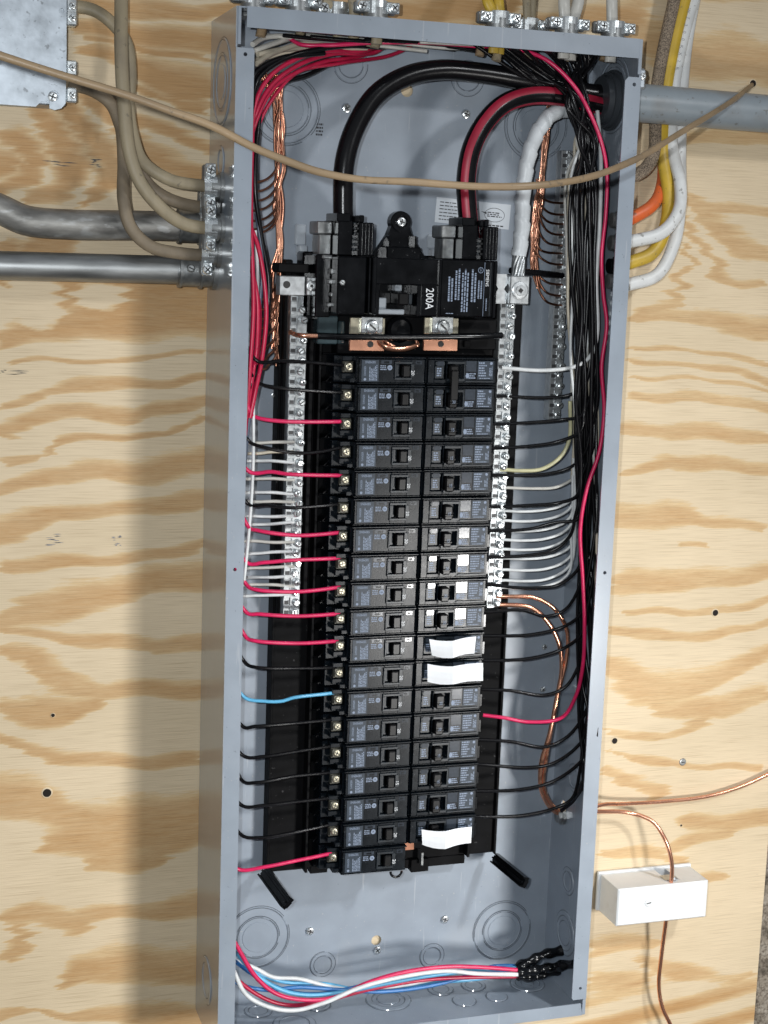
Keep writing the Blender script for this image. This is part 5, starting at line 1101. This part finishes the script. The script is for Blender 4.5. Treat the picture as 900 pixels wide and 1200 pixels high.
# conduits
def pipe(l, r_, m_, name, lab, cat='conduit', tail=()):
    return tag(MB().tube([at(*q) for q in l] + list(tail), r_, 10, 24).build(name, m_), lab, cat)
c1 = at(262, 267, -.030).z; c2 = at(262, 318, -.034).z
pipe([(-70,215,-.030),(-30,232,-.030),(0,245,-.030),(30,258,-.030),(80,263,-.030),(150,264,-.030)], .0125, EMTO, 'metal_conduit', 'worn grey steel conduit with a bend, upper of the two', tail=[Vector((-.018, -.030, c1))])
pipe([(-80,309,-.030),(0,311,-.031),(110,314,-.032)], .0120, EMT, 'metal_conduit', 'smooth straight steel conduit, lower of the two', tail=[Vector((-.018, -.034, c2))])
for z, y, lab in ((c1, -.030, 'dull zinc connector joining the upper conduit to the box'), (c2, -.034, 'dull zinc connector with two screws joining the lower conduit to the box')):
    rt = thing('conduit_connector', (0, y, z), lab, 'conduit fitting')
    mb = MB(); mb.lathe((0, y, z), (-1, 0, 0), [(.0165, 0), (.0165, .004), (.014, .0042), (.014, .012), (.0158, .0122), (.0158, .0145), (.014, .0147), (.014, .030), (.0152, .0302), (.0152, .0325), (.0128, .0327)], 22); mb.build('sleeve', DZINC, rt)
    for x in (-.024, -.008): o = link('screw', screw_mesh('screw', .0036, .003, DZINC, 'slot', .4), rt); o.location = (x, y - .0138, z + .002)
A = thing('grey_conduit', (W, -.052, CONZ), 'fat grey plastic conduit leaving the top right side of the panel', 'conduit')
mb = MB(); mb.tube([Vector((W + .002, -.052, CONZ)), at(800, 125, -.052), at(900, 133.5, -.052), at(1000, 142, -.052)], .0172, 5, 32); mb.build('pipe', PVC, A)
mb = MB(); mb.lathe((W, -.052, CONZ), (1, 0, 0), [(.023, 0), (.023, .002), (.0215, .0022), (.0215, .005)], 8, False); 
p = at(758, 92, -.09); mb.cbox(W + .0005, -.094, p.z - .010, W + .009, -.088, p.z + .008, .002); mb.build('locknut', GALV, A)
o = link('screw', SCR_S[0], A); o.location = (W + .005, -.0945, p.z + .001)
mb = MB(); mb.lathe((W - T, -.052, CONZ), (-1, 0, 0), [(.027, 0), (.027, .004), (.0245, .0042), (.0245, .009), (.022, .0092), (.021, .014), (.018, .0142)], 28)
mb.build('bushing', GDRK, A)
# right outer cables
RC = [([(800,-60,-.02),(790,0,-.018),(777,60,-.018),(769,110,-.018),(768,150,-.020),(766,180,-.03),(756,198,-.038),(735,210,-.04)], BRAID, .0062, 'old braided dark cable passing behind the grey conduit', 'cable'),
 ([(815,-60,-.02),(802,0,-.016),(790,50,-.014),(780,110,-.013),(777,180,-.02),(783,225,-.03),(780,265,-.04),(765,296,-.045),(735,309,-.045)], SHYEL, .0064, 'yellow sheathed cable looping into the right side of the panel', 'cable'),
 ([(830,-60,-.02),(812,0,-.014),(799,50,-.012),(790,100,-.012),(787,170,-.02),(797,215,-.035),(795,248,-.046),(775,273,-.05),(735,284,-.05)], SHWHT, .0062, 'white sheathed cable with the upper loop at the right side', 'cable'),
 ([(826,-60,-.01),(806,40,-.008),(799,110,-.008),(797,180,-.012),(797,240,-.02),(790,285,-.03),(770,322,-.036),(735,334,-.038)], SHWHT, .0062, 'white sheathed cable with the lower, wider loop at the right side', 'cable'),
 ([(783,110,-.008),(778,180,-.012),(776,215,-.02),(765,240,-.034),(735,259,-.038)], SHORG, .0060, 'short visible orange sheathed cable at the right side', 'cable')]
for l, m_, r_, lab, cat in RC:
    tag(MB().tube([at(*q) for q in l], r_, 10, 14, flat=.75, ref=(0, 1, 0)).build('sheathed_cable', m_), lab, cat)
# printing on the white cable
mb = MB(); c0, c1_ = at(809, 8, -.02), at(794, 84, -.02); d = (c1_ - c0)
for k in range(9):
    p = c0 + d * (k + .5) / 9; s_ = MB(); s_.text('W1300KX2B'[k], .0046, (0, 0), 0, 0); M = Matrix.Translation((p.x - .0005, -.0192, p.z)) @ Matrix.Rotation(math.atan2(-d.z, d.x) , 4, 'Y'); 
    mb.add([tuple(M @ Vector(v)) for v in s_.v], s_.f)
o = mb.build('print', GINK)
wc = [ob for ob in bpy.data.objects if ob.get('label', '').startswith('white sheathed cable with the upper')][0]; o.parent = wc
for k, (px, py, y, m_) in enumerate(((727, 285, -.055, DZINC), (724, 312, -.055, PLAS), (722, 330, -.05, DZINC), (727, 258, -.05, DZINC))):
    p = at_x(px, py, W - .008); mb = MB(); mb.lathe((W - T, max(p.y, -.08), p.z), (-1, 0, 0), [(.0095, 0), (.0095, .003), (.007, .0032), (.007, .009), (.0055, .0095)], 10, False)
    tag(mb.build('cable_bushing', m_), f'dark cable bushing on the inner right wall, {["second from the top", "black, third from the top", "lowest of four", "uppermost of four"][k]}', 'bushing', 'bushings on the inner right wall')

# ================================================================== JUNCTION BOX top left
J = thing('junction_box', at(40, 60, 0), 'galvanised junction box with a flat cover at the top left', 'junction box')
jx = lambda px, y=-.045: at(px, 60, y).x
def jz(px, py, y=-.045): return at(px, py, y).z
mb = MB(); xr = jx(77, -.04); zb_ = jz(40, 122, -.04); mb.cbox(xr - .105, -.040, zb_, xr, -.0005, zb_ + .105, .001); mb.build('box', GALV, J)
yc = -.0425
ply_ = [(at(-40, 120, yc).x, jz(0, 122, yc)), (at(42, 122, yc).x, jz(42, 125, yc)), (at(48, 122, yc).x, jz(48, 119, yc)), (at(58, 122, yc).x, jz(58, 118, yc)), (at(58, 122, yc).x, jz(58, 127, yc)), (at(64, 122, yc).x, jz(64, 129, yc)), (at(72, 122, yc).x, jz(72, 127, yc)), (at(77, 122, yc).x, jz(77, 121, yc)), (at(78, 60, yc).x, jz(78, 60, yc)), (at(78, -60, yc).x, jz(78, -60, yc)), (at(-40, -60, yc).x, jz(-40, -60, yc))]
h1 = circ(at(63, 112, yc).x, jz(63, 112, yc), .0042, 14); h2 = circ(at(72, 13, yc).x, jz(72, 13, yc), .0022, 12)
plate('cover', ply_, [h1, h2], lambda a, b_, t: (a, yc + .002 * t, b_), .002, GALV, J)
o = link('screw', SCR_PAN[0], J); o.location = (at(63, 112, yc).x - .001, yc + .0015, jz(63, 112, yc) - .001)
for py in (8, 22, 80, 112):
    mb = MB(); p = at(81, py, -.03); mb.cbox(p.x - .003, -.036, p.z - .006, p.x + .006, -.024, p.z + .006, .0012); b2 = mb.build('side_fitting', ZINC, J)
    g = link('screw', SCR_S[py % 3]); g.parent = b2; g.matrix_parent_inverse = Matrix.Identity(4); g.location = (p.x + .002, -.0362, p.z)

# ================================================================== HANGING BEIGE CABLE IN FRONT
yh = -.42
hp = [(-60,44),(0,65),(75,89),(150,112),(200,130),(245,146),(300,174),(340,190),(372,201),(420,210),(480,213),(520,216),(560,218.5),(620,218),(680,210,-.40),(740,189,-.34),(800,154,-.24),(860,117,-.10),(876,104,-.03),(882,99,.004)]
tag(MB().tube([at(q[0], q[1], q[2] if len(q) > 2 else yh) for q in hp], .0024, 8, 14, rf=lambda L, a: 1 + .03 * math.sin(L * 90) + .03 * math.sin(L * 37 + 1), flat=.8, ref=(0, 1, 0)).build('hanging_cable', SHBGE), 'thin beige cable sagging across the front of the panel to a hole at upper right', 'cable')

# ================================================================== BONDING BLOCK bottom right
Gb = thing('grounding_bridge', at(765, 1050, 0), 'white plastic intersystem grounding block on the plywood at bottom right', 'grounding block')
yf = -.045
xa, xb = at(724, 1055, yf).x, at(829, 1055, yf).x; za, zb2 = at(770, 1081, yf).z, at(770, 1038, yf).z
mb = MB(); tk = .002
mb.cbox(xa, yf, za, xb, yf + tk * 1.6, zb2, .0015)
mb.cbox(xa, yf + .001, za, xa + tk, -.001, zb2, .0006); mb.cbox(xb - tk, yf + .001, za, xb, -.001, zb2, .0006)
mb.cbox(xa + .0005, yf + .001, za, xb - .0005, -.001, za + tk, .0006)
w_ = xb - xa
for f0, f1 in ((.0, .60), (.72, 1.0)): mb.cbox(xa + w_ * f0 + .0003, yf + .001, zb2 - tk, xa + w_ * f1 - .0003, -.001, zb2 - .0002, .0005)
mb.cbox(xa + .001, yf + .001, zb2 - tk - .001, xb - .001, yf + .012, zb2 - .0006, .0006)
mb.cbox(xa - .003, -.0045, za, xb + .002, -.0006, zb2 + .002, .0008)
mb.build('cover', WPL, Gb)
o = link('screw', screw_mesh('screw', .0042, .001, WPL, 'slot', -.2, 20), Gb); o.location = at(760, 1058, yf - .0002)
mb = MB(); p = at(790, 1027, -.035); mb.cbox(p.x - .010, -.036, p.z - .010, p.x + .004, -.022, p.z - .003, .0005); mb.lathe((p.x, -.034, p.z - .004), (-.2, -.4, 1), [(.003, 0), (.003, .003), (.001, .004)], 12); mb.build('terminal', ALU, Gb)
